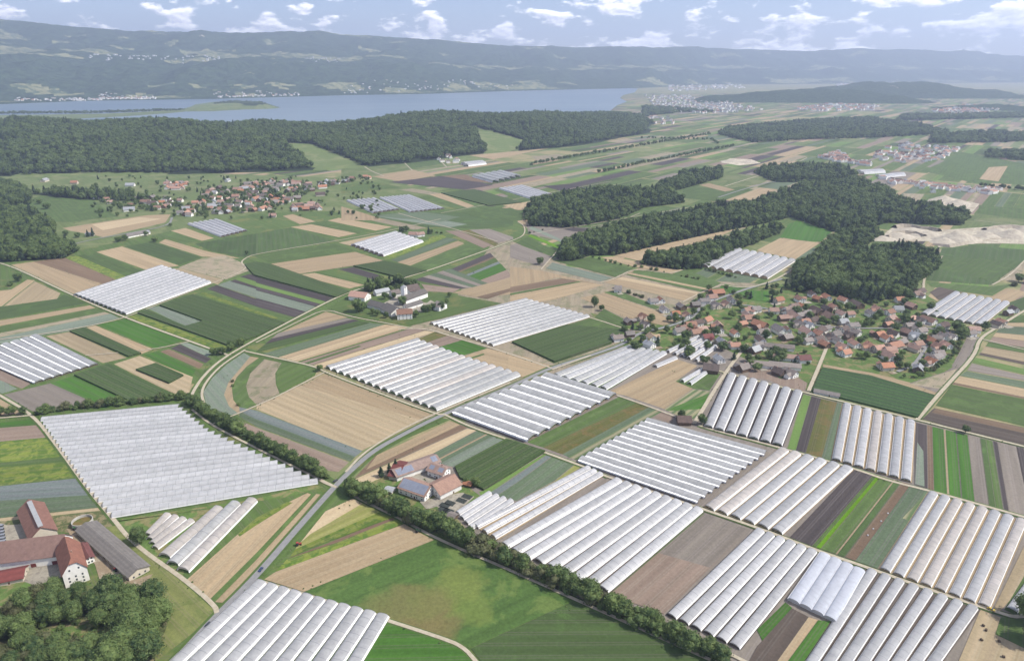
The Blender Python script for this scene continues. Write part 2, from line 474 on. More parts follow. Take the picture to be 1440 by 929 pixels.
def ridge_mesh(name, cr, step, mats, face_mat=None, rough=0.0, label=None):
    x0 = min(c[0] - c[3] for c in cr); x1 = max(c[0] + c[3] for c in cr)
    y0 = min(c[1] - c[3] for c in cr); y1 = max(c[1] + c[3] for c in cr)
    nx, ny = int((x1 - x0) / step) + 1, int((y1 - y0) / step) + 1
    X, Y = np.meshgrid(np.linspace(x0, x1, nx), np.linspace(y0, y1, ny), indexing='ij')
    Z = ridge_np(cr, X, Y)
    Z = np.where(Z > 0.02, Z, -1.5)
    vs = np.stack([X, Y, Z], -1).reshape(-1, 3)
    if rough:
        vs = [(a, b, c + (rough * (mnoise.noise(Vector((a, b, 0)) * 0.012) + .6 * mnoise.noise(Vector((a, b, 9)) * 0.04)) if c > 1 else 0)) for a, b, c in vs]
    fs, fm = [], []
    zz = Z > -1
    for i in range(nx - 1):
        for j in range(ny - 1):
            if zz[i:i + 2, j:j + 2].any():
                fs.append((i * ny + j, (i + 1) * ny + j, (i + 1) * ny + j + 1, i * ny + j + 1))
                fm.append(face_mat((X[i, j] + X[i + 1, j]) / 2, (Y[i, j] + Y[i, j + 1]) / 2, Z[i, j]) if face_mat else 0)
    structure(name, mesh(name, vs, fs, mats, fm, smooth=True, uv=[(v[0], v[1]) for v in vs]), label)
CLEAR = [[(398, 200), (440, 203), (482, 219), (520, 236), (508, 256), (446, 258), (446, 246), (436, 230), (412, 214)],
         [(664, 177), (690, 184), (744, 198), (722, 214), (684, 220), (684, 208), (674, 194)],
         [(20, 246), (110, 243), (200, 243), (280, 246), (280, 262), (20, 262)]]
LRIDGE = crest_world([(-420, 3000, 166, 27, 950), (0, 3050, 168, 27, 900), (140, 3080, 168, 27, 880), (250, 3080, 167, 27, 880), (330, 3100, 176, 27, 870), (420, 3150, 176, 27, 860), (480, 3300, 171, 27, 830),
                      (560, 3450, 162, 27, 800), (650, 3650, 156, 27, 780), (740, 4000, 157, 27, 700), (800, 4450, 156, 27, 540), (842, 4800, 156, 27, 340)])
def lr_mat(x, y, z):
    px, py = PX((x, y, max(z, 0)))
    return 1 if any(inside(px, py, c) for c in CLEAR) else 0
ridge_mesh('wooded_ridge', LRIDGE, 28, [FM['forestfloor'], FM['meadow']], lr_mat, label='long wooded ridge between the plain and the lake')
def far_hill(name, lst, label): ridge_mesh(name, crest_world(lst), 60, [M_HILLWOOD], rough=14, label=label)
far_hill('wooded_hill', [(1010, 7100, 135, 0, 300), (1100, 7300, 127, 0, 520), (1180, 7300, 126, 0, 620), (1250, 7000, 134, 0, 420)], 'dark wooded hill on the plain near the lake end')
far_hill('wooded_hill', [(1170, 8300, 122, 0, 400), (1230, 8400, 116, 0, 700), (1300, 8300, 117, 0, 700), (1385, 8100, 127, 0, 500)], 'hazy wooded hill farther off on the plain')
far_hill('wooded_hill', [(1350, 5900, 150, 0, 220), (1400, 5900, 146, 0, 300), (1450, 5700, 152, 0, 260)], 'small wooded hill at the plain\'s far edge')

# lake
def water_mat():
    m, nt, b = nodes('lake_water')
    pos = nt.nodes.new('ShaderNodeNewGeometry').outputs['Position']
    mpn = N(nt, 'ShaderNodeMapping'); mpn.inputs['Scale'].default_value = (0.0006, 0.003, 1)
    nt.links.new(pos, mpn.inputs[0])
    f = noise_n(nt, mpn.outputs[0], 1.0, 5, 0.6)
    nt.links.new(mixrgb(nt, ramp(nt, f, 0.4, 0.6), C(132, 156, 172), C(104, 134, 156)), b.inputs['Base Color'])
    b.inputs['Roughness'].default_value = 0.32
    b.inputs['IOR'].default_value = 1.33
    fb = noise_n(nt, pos, 0.06, 3, 0.6)
    bp = N(nt, 'ShaderNodeBump', Strength=0.5, Distance=1.0)
    nt.links.new(fb, bp.inputs['Height']); nt.links.new(bp.outputs[0], b.inputs['Normal'])
    return m
M_WATER = water_mat()
def ground_poly(name, pxs, mat, z, label=None, kind='structure', rowdir=None):
    pts = [G(x, y, z) for x, y in pxs]
    uv = [(p.x, p.y) for p in pts]
    o = obj(name, mesh(name, pts, [tuple(range(len(pts)))], [mat], uv=uv))
    return tag(o, label, None, None, kind)
far_sh = [(-260, 151)] + [(x, interp(x, SHORE) - 1.0) for x in range(-200, 900, 50)] + [(897, 124.5)]
ground_poly('lake', far_sh + [(893, 130), (876, 134), (872, 138), (882, 143), (868, 148), (858, 156), (800, 172), (700, 186), (500, 195), (300, 196), (100, 178), (-260, 178)], M_WATER, 0.35, 'long blue lake below the mountains')
ground_poly('peninsula', [(-100, 163), (0, 162), (80, 161), (150, 160), (210, 157), (262, 153), (275, 147), (300, 143.5), (340, 142), (372, 144.5), (383, 148), (372, 152), (330, 155), (300, 156.5), (262, 157), (230, 160), (170, 164), (110, 167), (60, 170), (-100, 172)], FM['meadow'], 0.8, 'thin green peninsula reaching into the lake')
ridge_mesh('island_hill', crest_world([(284, 5750, 148, 5, 170), (320, 5950, 143, 5, 260), (358, 5950, 145, 5, 200)]), 30, [FM['meadow'], M_HILLWOOD], lambda x, y, z: 1 if (mnoise.noise(Vector((x, y, 0)) * 0.004) > -0.05 and y > 5850) else 0, rough=3, label='low green island hill in the lake')

# distant strips of field, too small to pick apart
d0 = (G(960, 195) - G(743, 233)).normalized()
ax = Vector((d0.x, d0.y, 0)); ay = Vector((-d0.y, d0.x, 0))
patch_types = ['tan', 'tangrey', 'green', 'meadow', 'grass', 'teal', 'soilgrey', 'dark', 'ltgreen', 'tan', 'green', 'meadow', 'maize', 'green', 'soil', 'grass']
umats = sorted(set(patch_types)); vs, fs, fm, uvs = [], [], [], []
org = G(700, 300)
prs = random.Random(5)
for bi in range(-16, 24):
    for bj in range(-60, 60):
        v0 = 170.0 * bj
        if prs.random() < 0.05: continue
        u0 = 420.0 * bi + 140 * math.sin(bj * 1.3)
        L = 408
        v = v0
        while v < v0 + 164:
            w = prs.choice([16, 22, 28, 36, 50])
            w = min(w, v0 + 166 - v)
            ua = u0; 
            cut = prs.choice([0, 0, L * .4, L * .6])
            for (a, b) in ([(0, L)] if not cut else [(0, cut - 2), (cut + 2, L)]):
                q = [org + ax * (u0 + a) + ay * v, org + ax * (u0 + b) + ay * v, org + ax * (u0 + b) + ay * (v + w - .8), org + ax * (u0 + a) + ay * (v + w - .8)]
                if q[0].y < 900 or q[0].y > 9000 or abs(q[0].x) > 6500: continue
                n = len(vs)
                vs += [(p.x, p.y, 0.02) for p in q]; uvs += [(u0 + a, v), (u0 + b, v), (u0 + b, v + w), (u0 + a, v + w)]
                fs.append((n, n + 1, n + 2, n + 3)); fm.append(umats.index(prs.choice(patch_types)))
            v += w
structure('far_fields', mesh('far_fields', vs, fs, [FM[k] for k in umats], fm, uv=uvs), 'distant patchwork of narrow fields on the plain')

# ------------------------------------------------------------------ fields read from the photograph
ZF = [0.04]
EDGES = []
TALL = {'maize': 2.0, 'orchard': 1.6}
NAMES = {'tan': 'stubble_field', 'tanpale': 'stubble_field', 'tanrow': 'stubble_field', 'tangrey': 'stubble_field', 'soil': 'ploughed_field', 'soilgrey': 'ploughed_field', 'brown': 'ploughed_field', 'dark': 'peat_field', 'darkbrown': 'peat_field',
         'green': 'crop_field', 'vivid': 'young_crop_field', 'grass': 'grass_field', 'bigmeadow': 'grass_field', 'grassdark': 'grass_field', 'lawn': 'lawn', 'lawnpale': 'mown_lawn', 'meadow': 'meadow_field', 'maize': 'maize_field', 'orchard': 'berry_field', 'yg': 'weedy_field', 'ygpale': 'weedy_field',
         'lime': 'lettuce_field', 'ltgreen': 'crop_field', 'olive': 'bean_field', 'teal': 'cabbage_field', 'tealpale': 'leek_field', 'bluegrey': 'leek_field', 'stripes': 'striped_field', 'sand': 'gravel_ground', 'yard': 'yard_ground', 'yardbrown': 'yard_ground', 'scrub': 'scrub_ground', 'wet': 'muddy_ground'}
def field_px(typ, pxs, name=None):
    ZF[0] += 0.0012
    z = ZF[0]
    pts = [G(x, y, 0) for x, y in pxs]
    area = sum(pts[i].x * pts[(i + 1) % len(pts)].y - pts[(i + 1) % len(pts)].x * pts[i].y for i in range(len(pts)))
    if area < 0: pts.reverse()
    e = max(((pts[(i + 1) % len(pts)] - pts[i]) for i in range(len(pts))), key=lambda d: d.length).normalized()
    n = len(pts)
    if not name and abs(area) > 14000: EDGES.extend((pts[i], pts[(i + 1) % n]) for i in range(n))
    h = TALL.get(typ, 0)
    uvf = lambda p: (p.x * e.x + p.y * e.y, -p.x * e.y + p.y * e.x)
    nm = name or NAMES[typ]
    if not h:
        me = mesh(nm, [(p.x, p.y, z) for p in pts], [tuple(range(n))], [FM[typ]], uv=[uvf(p) for p in pts])
    else:
        # standing crop: a sheet with its own edges; the top is cut into cells and jittered
        vs = [(p.x, p.y, 0.01) for p in pts] + [(p.x, p.y, h + z) for p in pts]
        fs = [tuple(range(n, 2 * n))] + [(i, (i + 1) % n, n + (i + 1) % n, n + i) for i in range(n)]
        me = mesh(nm, vs, fs, [FM[typ]], uv=[uvf(p) for p in pts] * 2)
    o = obj(nm, me)
    o['kind'] = 'structure'
    return o
def F(c, typ, *uv):
    return field_px(typ, [K(c, uv[i], uv[i + 1]) for i in range(0, len(uv), 2)])
def strips(c, a0, a1, b0, b1, spec):
    """block between edge a0-a1 and edge b0-b1, cut into strips: spec = [(share, type), ...]"""
    tot = sum(s for s, _ in spec); t = 0
    l = lambda p, q, t: (p[0] + (q[0] - p[0]) * t, p[1] + (q[1] - p[1]) * t)
    for s, ty in spec:
        t1 = t + s / tot
        field_px(ty, [K(c, *l(a0, a1, t)), K(c, *l(a0, a1, t1 - .004)), K(c, *l(b0, b1, t1 - .004)), K(c, *l(b0, b1, t))])
        t = t1
# broad backgrounds first
F('P', 'meadow', -120, 250, 300, 244, 470, 250, 520, 236, 560, 258, 700, 282, 560, 330, 250, 345, 0, 372, -120, 380)
F('P', 'grass', -150, 372, 110, 352, 360, 300, 700, 290, 760, 335, 720, 420, 560, 480, 360, 520, 0, 600, -150, 640)
F('P', 'tangrey', 700, 330, 800, 375, 1000, 395, 1090, 400, 1000, 440, 900, 510, 600, 600, 480, 520, 560, 470, 640, 420)
F('P', 'lawn', 830, 440, 900, 452, 960, 432, 1000, 405, 1100, 400, 1150, 405, 1290, 408, 1330, 430, 1370, 470, 1345, 520, 1290, 552, 1150, 520, 1130, 560, 1040, 540, 960, 530, 880, 490)
F('P', 'soilgrey', 560, 640, 800, 520, 1000, 480, 1140, 552, 1460, 632, 1600, 700, 1600, 1010, 1000, 1010, 700, 790)
F('P', 'grass', -150, 560, 60, 570, 300, 560, 480, 680, 500, 700, 330, 850, 240, 940, -150, 1000)
F('P', 'grass', 180, 850, 330, 850, 500, 690, 720, 800, 1010, 930, 1010, 1010, 100, 1010)
# --- M1
F('M1', 'tan', 340, 80, 800, 10, 930, 5, 900, 50, 560, 130, 500, 115, 380, 95)
F('M1', 'tanpale', 500, 60, 760, 22, 880, 30, 560, 92)
F('M1', 'tan', 60, 280, 350, 240, 630, 360, 400, 445)
F('M1', 'brown', 180, 262, 350, 240, 630, 360, 560, 385)
F('M1', 'yg', 350, 240, 420, 230, 690, 345, 630, 360)
F('M1', 'green', 420, 230, 520, 213, 780, 315, 690, 345)
F('M1', 'tan', 525, 210, 665, 180, 975, 285, 800, 310)
F('M1', 'grassdark', 680, 180, 830, 155, 1095, 240, 975, 280)
F('M1', 'tan', 865, 160, 900, 140, 1120, 205, 1310, 245, 1100, 235)
F('M1', 'tangrey', 970, 295, 1100, 245, 1230, 230, 1385, 300, 1230, 360)
F('M1', 'tanrow', 940, 300, 985, 300, 1220, 360, 1185, 388)
F('M1', 'grassdark', 1060, 165, 1394, 110, 1394, 225, 1330, 240, 1150, 205)
F('M1', 'tan', 930, 95, 1010, 80, 1165, 135, 1100, 150)
F('M1', 'green', 870, 115, 930, 95, 1090, 150, 1010, 165)
F('M1', 'grass', -100, 280, 30, 280, 95, 330, 60, 400, -100, 420)
F('M1', 'tan', -100, 430, 60, 415, 150, 360, 190, 365, 10, 505, -100, 520)
F('M1', 'tanrow', 20, 505, 190, 370, 330, 435, 310, 465)
F('M1', 'grassdark', -100, 525, 310, 465, 350, 440, 470, 490, -100, 595)
F('M1', 'tan', -100, 600, 490, 500, 520, 515, -100, 632)
F('M1', 'green', -100, 634, 520, 515, 570, 535, -100, 668)
F('M1', 'tangrey', -100, 672, 570, 537, 600, 545, -100, 695)
F('M1', 'tealpale', -100, 697, 600, 545, 650, 570, 380, 640, 200, 668, -100, 730)
F('M1', 'tan', 470, 620, 520, 610, 835, 740, 770, 765)
F('M1', 'maize', 380, 645, 460, 625, 770, 765, 700, 782)
F('M1', 'tanrow', 250, 668, 375, 645, 690, 785, 560, 815)
F('M1', 'vivid', 530, 605, 680, 575, 1000, 690, 850, 740)
F('M1', 'yg', 690, 565, 745, 550, 1245, 728, 1215, 760)
F('M1', 'green', 1050, 445, 1130, 410, 1400, 505, 1599, 567, 1555, 590, 1400, 550)
F('M1', 'yg', 1085, 440, 1110, 428, 1400, 530, 1520, 570, 1500, 580)
F('M1', 'maize', 750, 545, 795, 527, 1010, 619, 1106, 590, 870, 504, 1050, 445, 1400, 555, 1550, 597, 1400, 672, 1250, 725)
F('M1', 'tealpale', 800, 515, 865, 505, 1100, 588, 1010, 616)
F('M1', 'dark', 1125, 410, 1180, 390, 1400, 468, 1400, 508)
F('M1', 'tealpale', 1185, 390, 1255, 365, 1400, 412, 1400, 462)
F('M1', 'dark', 1250, 370, 1280, 360, 1400, 400, 1400, 412)
F('M1', 'ltgreen', 1280, 357, 1310, 345, 1400, 375, 1400, 398)
F('M1', 'dark', 1305, 345, 1360, 330, 1400, 340, 1400, 372)
F('M1', 'tealpale', 980, 710, 1010, 700, 1160, 755, 1130, 780)
F('M1', 'dark', 930, 735, 980, 712, 1150, 790, 1120, 815)
F('M1', 'vivid', 780, 770, 860, 750, 1070, 850, 1040, 890)
F('M1', 'brown', 872, 752, 920, 738, 1110, 820, 1085, 845)
F('M1', 'tanrow', 620, 820, 760, 775, 1050, 890, 1030, 975, 980, 985, 930, 975)
F('M1', 'maize', 740, 855, 850, 820, 1000, 885, 920, 928)
# --- L1
F('L1', 'maize', 405, 110, 590, 50, 950, 215, 710, 252)
F('L1', 'vivid', 275, 150, 400, 110, 705, 252, 560, 290)
F('L1', 'soilgrey', 10, 215, 275, 150, 480, 240, 430, 270, 190, 310)
F('L1', 'tealpale', -60, 130, 0, 130, 95, 180, 0, 210, -60, 215)
F('L1', 'soil', -60, 60, 0, 70, 170, 150, 120, 180, -60, 110)
F('L1', 'tan', -60, 235, 0, 235, 140, 315, -60, 335)
F('L1', 'vivid', -60, 372, 190, 340, 205, 375, -60, 396)
F('L1', 'soil', -60, 398, 205, 377, 250, 445, -60, 472)
F('L1', 'yg', -60, 474, 250, 447, 345, 547, -60, 588)
F('L1', 'green', -60, 588, 345, 547, 370, 577, -60, 612)
F('L1', 'yg', -60, 612, 370, 577, 418, 660, -60, 712)
F('L1', 'bluegrey', -60, 716, 425, 666, 500, 757, -60, 792)
F('L1', 'teal', -60, 792, 500, 757, 545, 825, -60, 888)
F('L1', 'tanrow', -60, 890, 545, 826, 552, 842, -60, 908)
F('L1', 'scrub', -60, 908, 552, 842, 640, 940, 560, 1000, 350, 960, -60, 940)
F('L1', 'lawn', 620, 895, 1394, 780, 1700, 700, 1760, 715, 1560, 770, 900, 860, 720, 960)
# circles
F('P', 'green', 345, 489, 310, 504, 285, 522, 268, 548, 266, 562, 292, 582, 310, 590, 350, 575, 420, 540, 452, 518, 445, 512)
F('P', 'tealpale', 343, 496, 318, 513, 298, 532, 286, 551, 290, 568, 306, 587, 335, 581, 322, 571, 315, 555, 321, 538, 337, 519, 352, 501)
F('P', 'tan', 352, 501, 337, 519, 321, 538, 315, 555, 322, 571, 335, 581, 342, 578, 328, 562, 326, 545, 333, 530, 347, 515, 364, 503)
F('P', 'green', 364, 503, 347, 515, 333, 530, 326, 545, 328, 562, 340, 577, 362, 570, 350, 558, 346, 543, 352, 525, 372, 505)
F('P', 'tangrey', 372, 505, 352, 525, 346, 543, 350, 558, 362, 570, 393, 553, 388, 540, 387, 525, 396, 510)
F('P', 'grass', 398, 510, 446, 519, 443, 528, 398, 552, 389, 541, 389, 523)
F('M2', 'tan', 120, 655, 380, 535, 500, 565, 130, 655)
# --- L2
F('L2', 'tanrow', 380, 100, 980, 320, 790, 400, 650, 480, 570, 520, 0, 290, 10, 265)
F('L2', 'tan', 380, 100, 980, 320, 900, 350, 250, 165)
F('L2', 'bluegrey', -90, 280, 0, 298, 580, 518, 540, 550, 0, 345, -90, 300)
F('L2', 'teal', -90, 302, 0, 345, 540, 550, 515, 577, 0, 385, -90, 330)
F('L2', 'soil', -110, 345, 0, 390, 505, 580, 450, 632, 390, 625, 0, 452, -110, 395)
F('L2', 'green', 1000, 335, 1058, 347, 800, 460, 650, 545, 530, 655, 505, 665, 640, 530, 790, 440)
F('L2', 'brown', 650, 545, 1058, 355, 1155, 392, 530, 672)
F('L2', 'tan', 660, 540, 1058, 355, 1110, 376, 600, 620)
F('L2', 'tanpale', 530, 676, 1150, 396, 1200, 407, 910, 560, 600, 705)
strips('L2', (910, 560), (1080, 606), (1205, 408), (1360, 457), [(3, 'teal'), (.6, 'tan'), (1.5, 'teal'), (4, 'tealpale')])
F('L2', 'maize', 1082, 610, 1362, 459, 1575, 525, 1394, 640, 1240, 735, 1110, 670)
F('L2', 'bluegrey', 1270, 745, 1394, 670, 1590, 535, 1612, 545, 1420, 690, 1310, 760)
F('L2', 'teal', 1310, 762, 1420, 692, 1615, 548, 1735, 590, 1625, 680, 1420, 790)
F('L2', 'ltgreen', 1215, 740, 1240, 735, 1580, 528, 1588, 534, 1270, 748, 1230, 775)
F('L3', 'ygpale', 345, 592, 385, 602, 40, 805, 20, 800, 230, 685)
F('L2', 'lawn', 600, 700, 720, 650, 1110, 680, 1230, 770, 1100, 850, 930, 860)
# --- L3
F('L3', 'green', 80, 470, 590, 220, 690, 252, 170, 500)
F('L3', 'olive', 170, 500, 690, 252, 752, 276, 275, 537)
F('L3', 'teal', 275, 537, 752, 276, 785, 292, 305, 552)
F('L3', 'stripes', 305, 552, 785, 292, 822, 302, 350, 568)
F('L3', 'tan', 520, 200, 900, 20, 1010, 55, 890, 140, 985, 180, 830, 290, 610, 215)
F('L3', 'stripes', 830, 293, 990, 183, 1080, 195, 1040, 280, 990, 345, 900, 325)
F('L3', 'vivid', 850, 300, 880, 280, 1075, 205, 1030, 290)
F('L3', 'soil', 770, 335, 822, 302, 890, 330, 862, 368)
F('L3', 'green', 890, 140, 1050, 60, 1135, 100, 1075, 190, 985, 180)
F('L3', 'soilgrey', 1185, 85, 1220, 48, 1394, 120, 1460, 140, 1394, 140)
# --- L4
F('L4', 'soil', -110, 120, 0, 130, 120, 185, 200, 195, 215, 150, 150, 110, 0, 60, -100, 50)
F('L4', 'tan', 300, 48, 560, 92, 780, 148, 925, 205, 905, 218, 560, 112, 300, 66)
F('L4', 'soilgrey', 770, 150, 960, 90, 1010, 60, 1100, 0, 1115, 5, 930, 205)
F('L4', 'orchard', 295, 68, 560, 114, 905, 220, 815, 340, 240, 195)
strips('L4', (190, 210), (430, 268), (105, 503), (345, 572), [(1.4, 'ltgreen'), (1.6, 'dark'), (2.6, 'olive'), (1.6, 'teal')])
strips('L4', (800, 363), (1394, 505), (795, 702), (1480, 895), [(1.6, 'dark'), (.7, 'brown'), (1.5, 'vivid'), (.25, 'tanrow'), (1.35, 'vivid'), (.1, 'dark'), (1.45, 'vivid'), (1.6, 'soilgrey'), (.8, 'grassdark'), (.9, 'green'), (.6, 'dark'), (2.5, 'soilgrey'), (1, 'dark')])
F('L4', 'tealpale', 812, 470, 846, 520, 852, 712, 800, 698)
F('L4', 'darkbrown', 840, 345, 905, 285, 1480, 410, 1480, 512, 1060, 408)
F('L4', 'brown', 890, 310, 915, 288, 1480, 412, 1480, 440)
F('L4', 'green', 912, 272, 1000, 158, 1480, 255, 1480, 402)
F('L4', 'tan', 1008, 150, 1040, 112, 1480, 198, 1480, 250)
F('L4', 'brown', 1003, 155, 1010, 146, 1480, 243, 1480, 252)
F('L4', 'teal', 1045, 108, 1080, 85, 1480, 155, 1480, 195)
F('L4', 'soilgrey', 1085, 80, 1110, 42, 1480, 128, 1480, 150)
F('L4', 'ltgreen', 1112, 38, 1132, 10, 1480, 92, 1480, 124)
strips('M4', (1148, 770), (1310, 560), (1470, 840), (1470, 545), [(1, 'darkbrown'), (3, 'tanrow'), (2, 'green'), (2.4, 'soil'), (2, 'tan'), (3, 'teal'), (1.6, 'tan'), (3, 'green')])
F('M4', 'soilgrey', 1085, 672, 1138, 684, 1110, 770, 1045, 842, 1000, 832, 1040, 760)
F('M4', 'tangrey', 770, 929, 860, 900, 1030, 845, 960, 935, 930, 955)
F('M4', 'grassdark', 860, 365, 950, 190, 1130, 175, 1420, 200, 1394, 260, 1220, 390)
F('M4', 'green', 915, 295, 950, 235, 1400, 262, 1235, 375)
F('M4', 'green', 860, 372, 1200, 400, 1330, 385, 1220, 450, 1080, 430, 890, 400)
F('M4', 'darkbrown', 880, 430, 930, 400, 1062, 430, 1020, 437, 930, 472)
F('M4', 'tan', 1205, 460, 1300, 408, 1420, 430, 1300, 492)
F('M4', 'grassdark', 1300, 492, 1460, 430, 1460, 520, 1400, 540)
F('M4', 'sand', 480, 150, 620, 120, 690, 68, 860, 72, 960, 90, 1250, 70, 1480, 60, 1480, 170, 1300, 165, 1060, 165, 930, 185, 900, 150, 760, 155)
F('M4', 'vivid', 66, 130, 110, 60, 160, 40, 350, 95, 290, 155, 180, 150)
F('M4', 'tan', -60, 200, 66, 135, 280, 160, 150, 250, -20, 215)
F('M4', 'meadow', 1060, 80, 1140, -10, 1440, -5, 1440, 68, 1250, 62)
# --- M2
F('M2', 'tan', 145, 15, 200, 5, 325, 45, 240, 60)
F('M2', 'tan', 190, 75, 300, 60, 550, 110, 450, 130)
F('M2', 'green', 300, 60, 370, 40, 600, 95, 560, 110)
F('M2', 'tan', 390, 40, 450, 25, 740, 75, 650, 95)
F('M2', 'grassdark', 590, 10, 900, -10, 1400, 0, 1400, 70, 1250, 82, 930, 75)
F('M2', 'tealpale', 640, 15, 800, 0, 1150, 60, 1050, 78)
F('M2', 'tangrey', 470, 5, 600, 10, 930, 80, 860, 90)
F('M2', 'tanrow', 450, 160, 660, 118, 760, 104, 520, 178)
F('M2', 'grassdark', 0, 110, 190, 78, 430, 150, 0, 222)
F('M2', 'green', -20, 228, 430, 165, 540, 205, 80, 272)
F('M2', 'tan', 80, 275, 540, 210, 700, 260, 200, 335)
F('M2', 'yg', 690, 238, 905, 160, 960, 130, 1010, 118, 1040, 130, 730, 250)
F('M2', 'teal', 735, 255, 1035, 132, 1100, 142, 775, 265)
F('M2', 'tan', 770, 267, 1100, 150, 1135, 165, 840, 285)
F('M2', 'green', 845, 287, 1140, 170, 1230, 200, 940, 307)
F('M2', 'soil', 1030, 95, 1130, 95, 1320, 160, 1240, 190)
F('M2', 'olive', 1110, 95, 1160, 90, 1320, 165, 1300, 180)
F('M2', 'soilgrey', 1160, 90, 1270, 85, 1400, 130, 1400, 142, 1320, 160)
F('M2', 'maize', 530, 290, 700, 262, 930, 315, 790, 355)
F('M2', 'dark', 450, 305, 530, 293, 700, 345, 640, 360)
F('M2', 'grass', 320, 320, 450, 305, 640, 360, 600, 390)
F('M2', 'tan', 220, 335, 320, 325, 590, 390, 510, 410)
F('M2', 'maize', -62, 282, 0, 268, 80, 280, 510, 430, 435, 460, -10, 340)
strips('M2', (0, 345), (0, 508), (437, 463), (207, 566), [(3.2, 'dark'), (2, 'ltgreen'), (2, 'dark'), (4, 'tealpale'), (4.5, 'dark')])
F('M2', 'grass', 385, 520, 500, 450, 640, 380, 850, 380, 1060, 440, 1340, 490, 1000, 575, 850, 610, 700, 590, 480, 550)
strips('M2', (120, 652), (-10, 762), (495, 570), (620, 596), [(2.5, 'soilgrey'), (2.2, 'dark'), (4, 'grassdark')])
F('M2', 'teal', 15, 772, 620, 597, 700, 605, 90, 792)
F('M2', 'tan', 95, 792, 700, 605, 840, 620, 210, 812)
F('M2', 'tanpale', 150, 800, 760, 612, 800, 618, 190, 808)
F('M2', 'green', 212, 812, 842, 620, 850, 623, 218, 817)
F('M2', 'soil', 218, 817, 850, 623, 920, 637, 290, 832)
F('M2', 'green', 240, 822, 560, 720, 575, 724, 260, 828)
F('M2', 'tanpale', 290, 835, 920, 640, 975, 645, 375, 842)
F('M2', 'olive', 870, 690, 970, 647, 1050, 662, 920, 706)
F('M2', 'soil', 920, 706, 1050, 665, 1122, 690, 990, 730)
F('M2', 'vivid', 990, 730, 1122, 690, 1260, 735, 1120, 776)
F('M2', 'tan', 1130, 780, 1260, 735, 1500, 790, 1440, 880, 1394, 868, 1260, 820)
F('M2', 'green', 1150, 790, 1240, 762, 1245, 770, 1165, 796)
strips('M2', (1000, 330), (1270, 392), (1275, 215), (1400, 345), [(2, 'dark'), (.6, 'brown'), (2, 'grass'), (1, 'bluegrey'), (3.5, 'vivid'), (3.5, 'soil')])
strips('M2', (860, 362), (1060, 300), (1100, 412), (1290, 392), [(1.4, 'dark'), (1, 'soilgrey'), (1.2, 'teal'), (1, 'soilgrey'), (1.2, 'teal')])
F('M2', 'soil', 900, 385, 1110, 412, 1070, 432, 930, 425)
F('M2', 'tan', 1070, 432, 1400, 345, 1400, 440, 1200, 458)
F('M2', 'brown', 1200, 456, 1400, 405, 1400, 420, 1262, 466)
# --- M3
F('M3', 'soilgrey', 80, 65, 430, 80, 445, 95, 300, 160, 90, 110)
F('M3', 'dark', 200, 72, 430, 82, 440, 96, 340, 100)
F('M3', 'tealpale', 90, 82, 110, 70, 290, 152, 280, 162)
F('M3', 'lime', 88, 125, 100, 115, 262, 180, 250, 192)
F('M3', 'green', 20, 160, 85, 130, 240, 205, 220, 232)
F('M3', 'soilgrey', -10, 175, 20, 165, 215, 235, 170, 290, -10, 240)
F('M3', 'green', 215, 255, 430, 240, 660, 300, 560, 348)
F('M3', 'tealpale', 185, 300, 220, 268, 548, 350, 480, 372)
F('M3', 'tan', -10, 290, 150, 310, 480, 388, 250, 350, -10, 410)
F('M3', 'brown', -10, 402, 270, 355, 365, 370, -10, 432)
F('M3', 'green', -10, 436, 365, 370, 375, 374, -10, 446)
F('M3', 'tan', -10, 448, 380, 374, 500, 390, 230, 470, -10, 520)
F('M3', 'tan', 500, 375, 600, 345, 1025, 432, 940, 476)
F('M3', 'tanpale', 600, 347, 1025, 432, 1010, 440, 560, 358)
F('M3', 'green', 620, 335, 660, 318, 1070, 408, 1030, 428)
F('M3', 'tan', 640, 322, 1060, 408, 1050, 416, 630, 330)
F('M3', 'green', 670, 308, 860, 330, 940, 305, 1140, 380, 1080, 410, 660, 318)
F('M3', 'vivid', 1130, 400, 1160, 385, 1260, 405, 1190, 435)
F('M3', 'vivid', 1230, 432, 1290, 418, 1400, 425, 1400, 485, 1300, 470)
F('M3', 'lawn', 1040, 545, 1080, 515, 1180, 540, 1090, 566)
F('M3', 'green', 0, 700, 440, 565, 625, 632, 540, 712, 230, 818)
F('M3', 'maize', 0, 705, 300, 612, 620, 640, 540, 708, 232, 812)
F('M3', 'tan', -20, 768, 210, 828, 60, 892, -20, 880)
F('M3', 'green', 60, 892, 210, 828, 220, 834, 70, 900)
F('M3', 'tan', 370, 460, 500, 432, 920, 580, 830, 612, 610, 565)
F('M3', 'green', 500, 430, 570, 418, 810, 512, 780, 522)
F('M3', 'green', 500, 520, 640, 590, 620, 632, 450, 565)
F('M3', 'tan', 540, 235, 700, 265, 960, 300, 870, 330, 660, 290, 480, 240)
F('M3', 'tan', 560, 228, 1150, 95, 1160, 110, 860, 195, 700, 262)
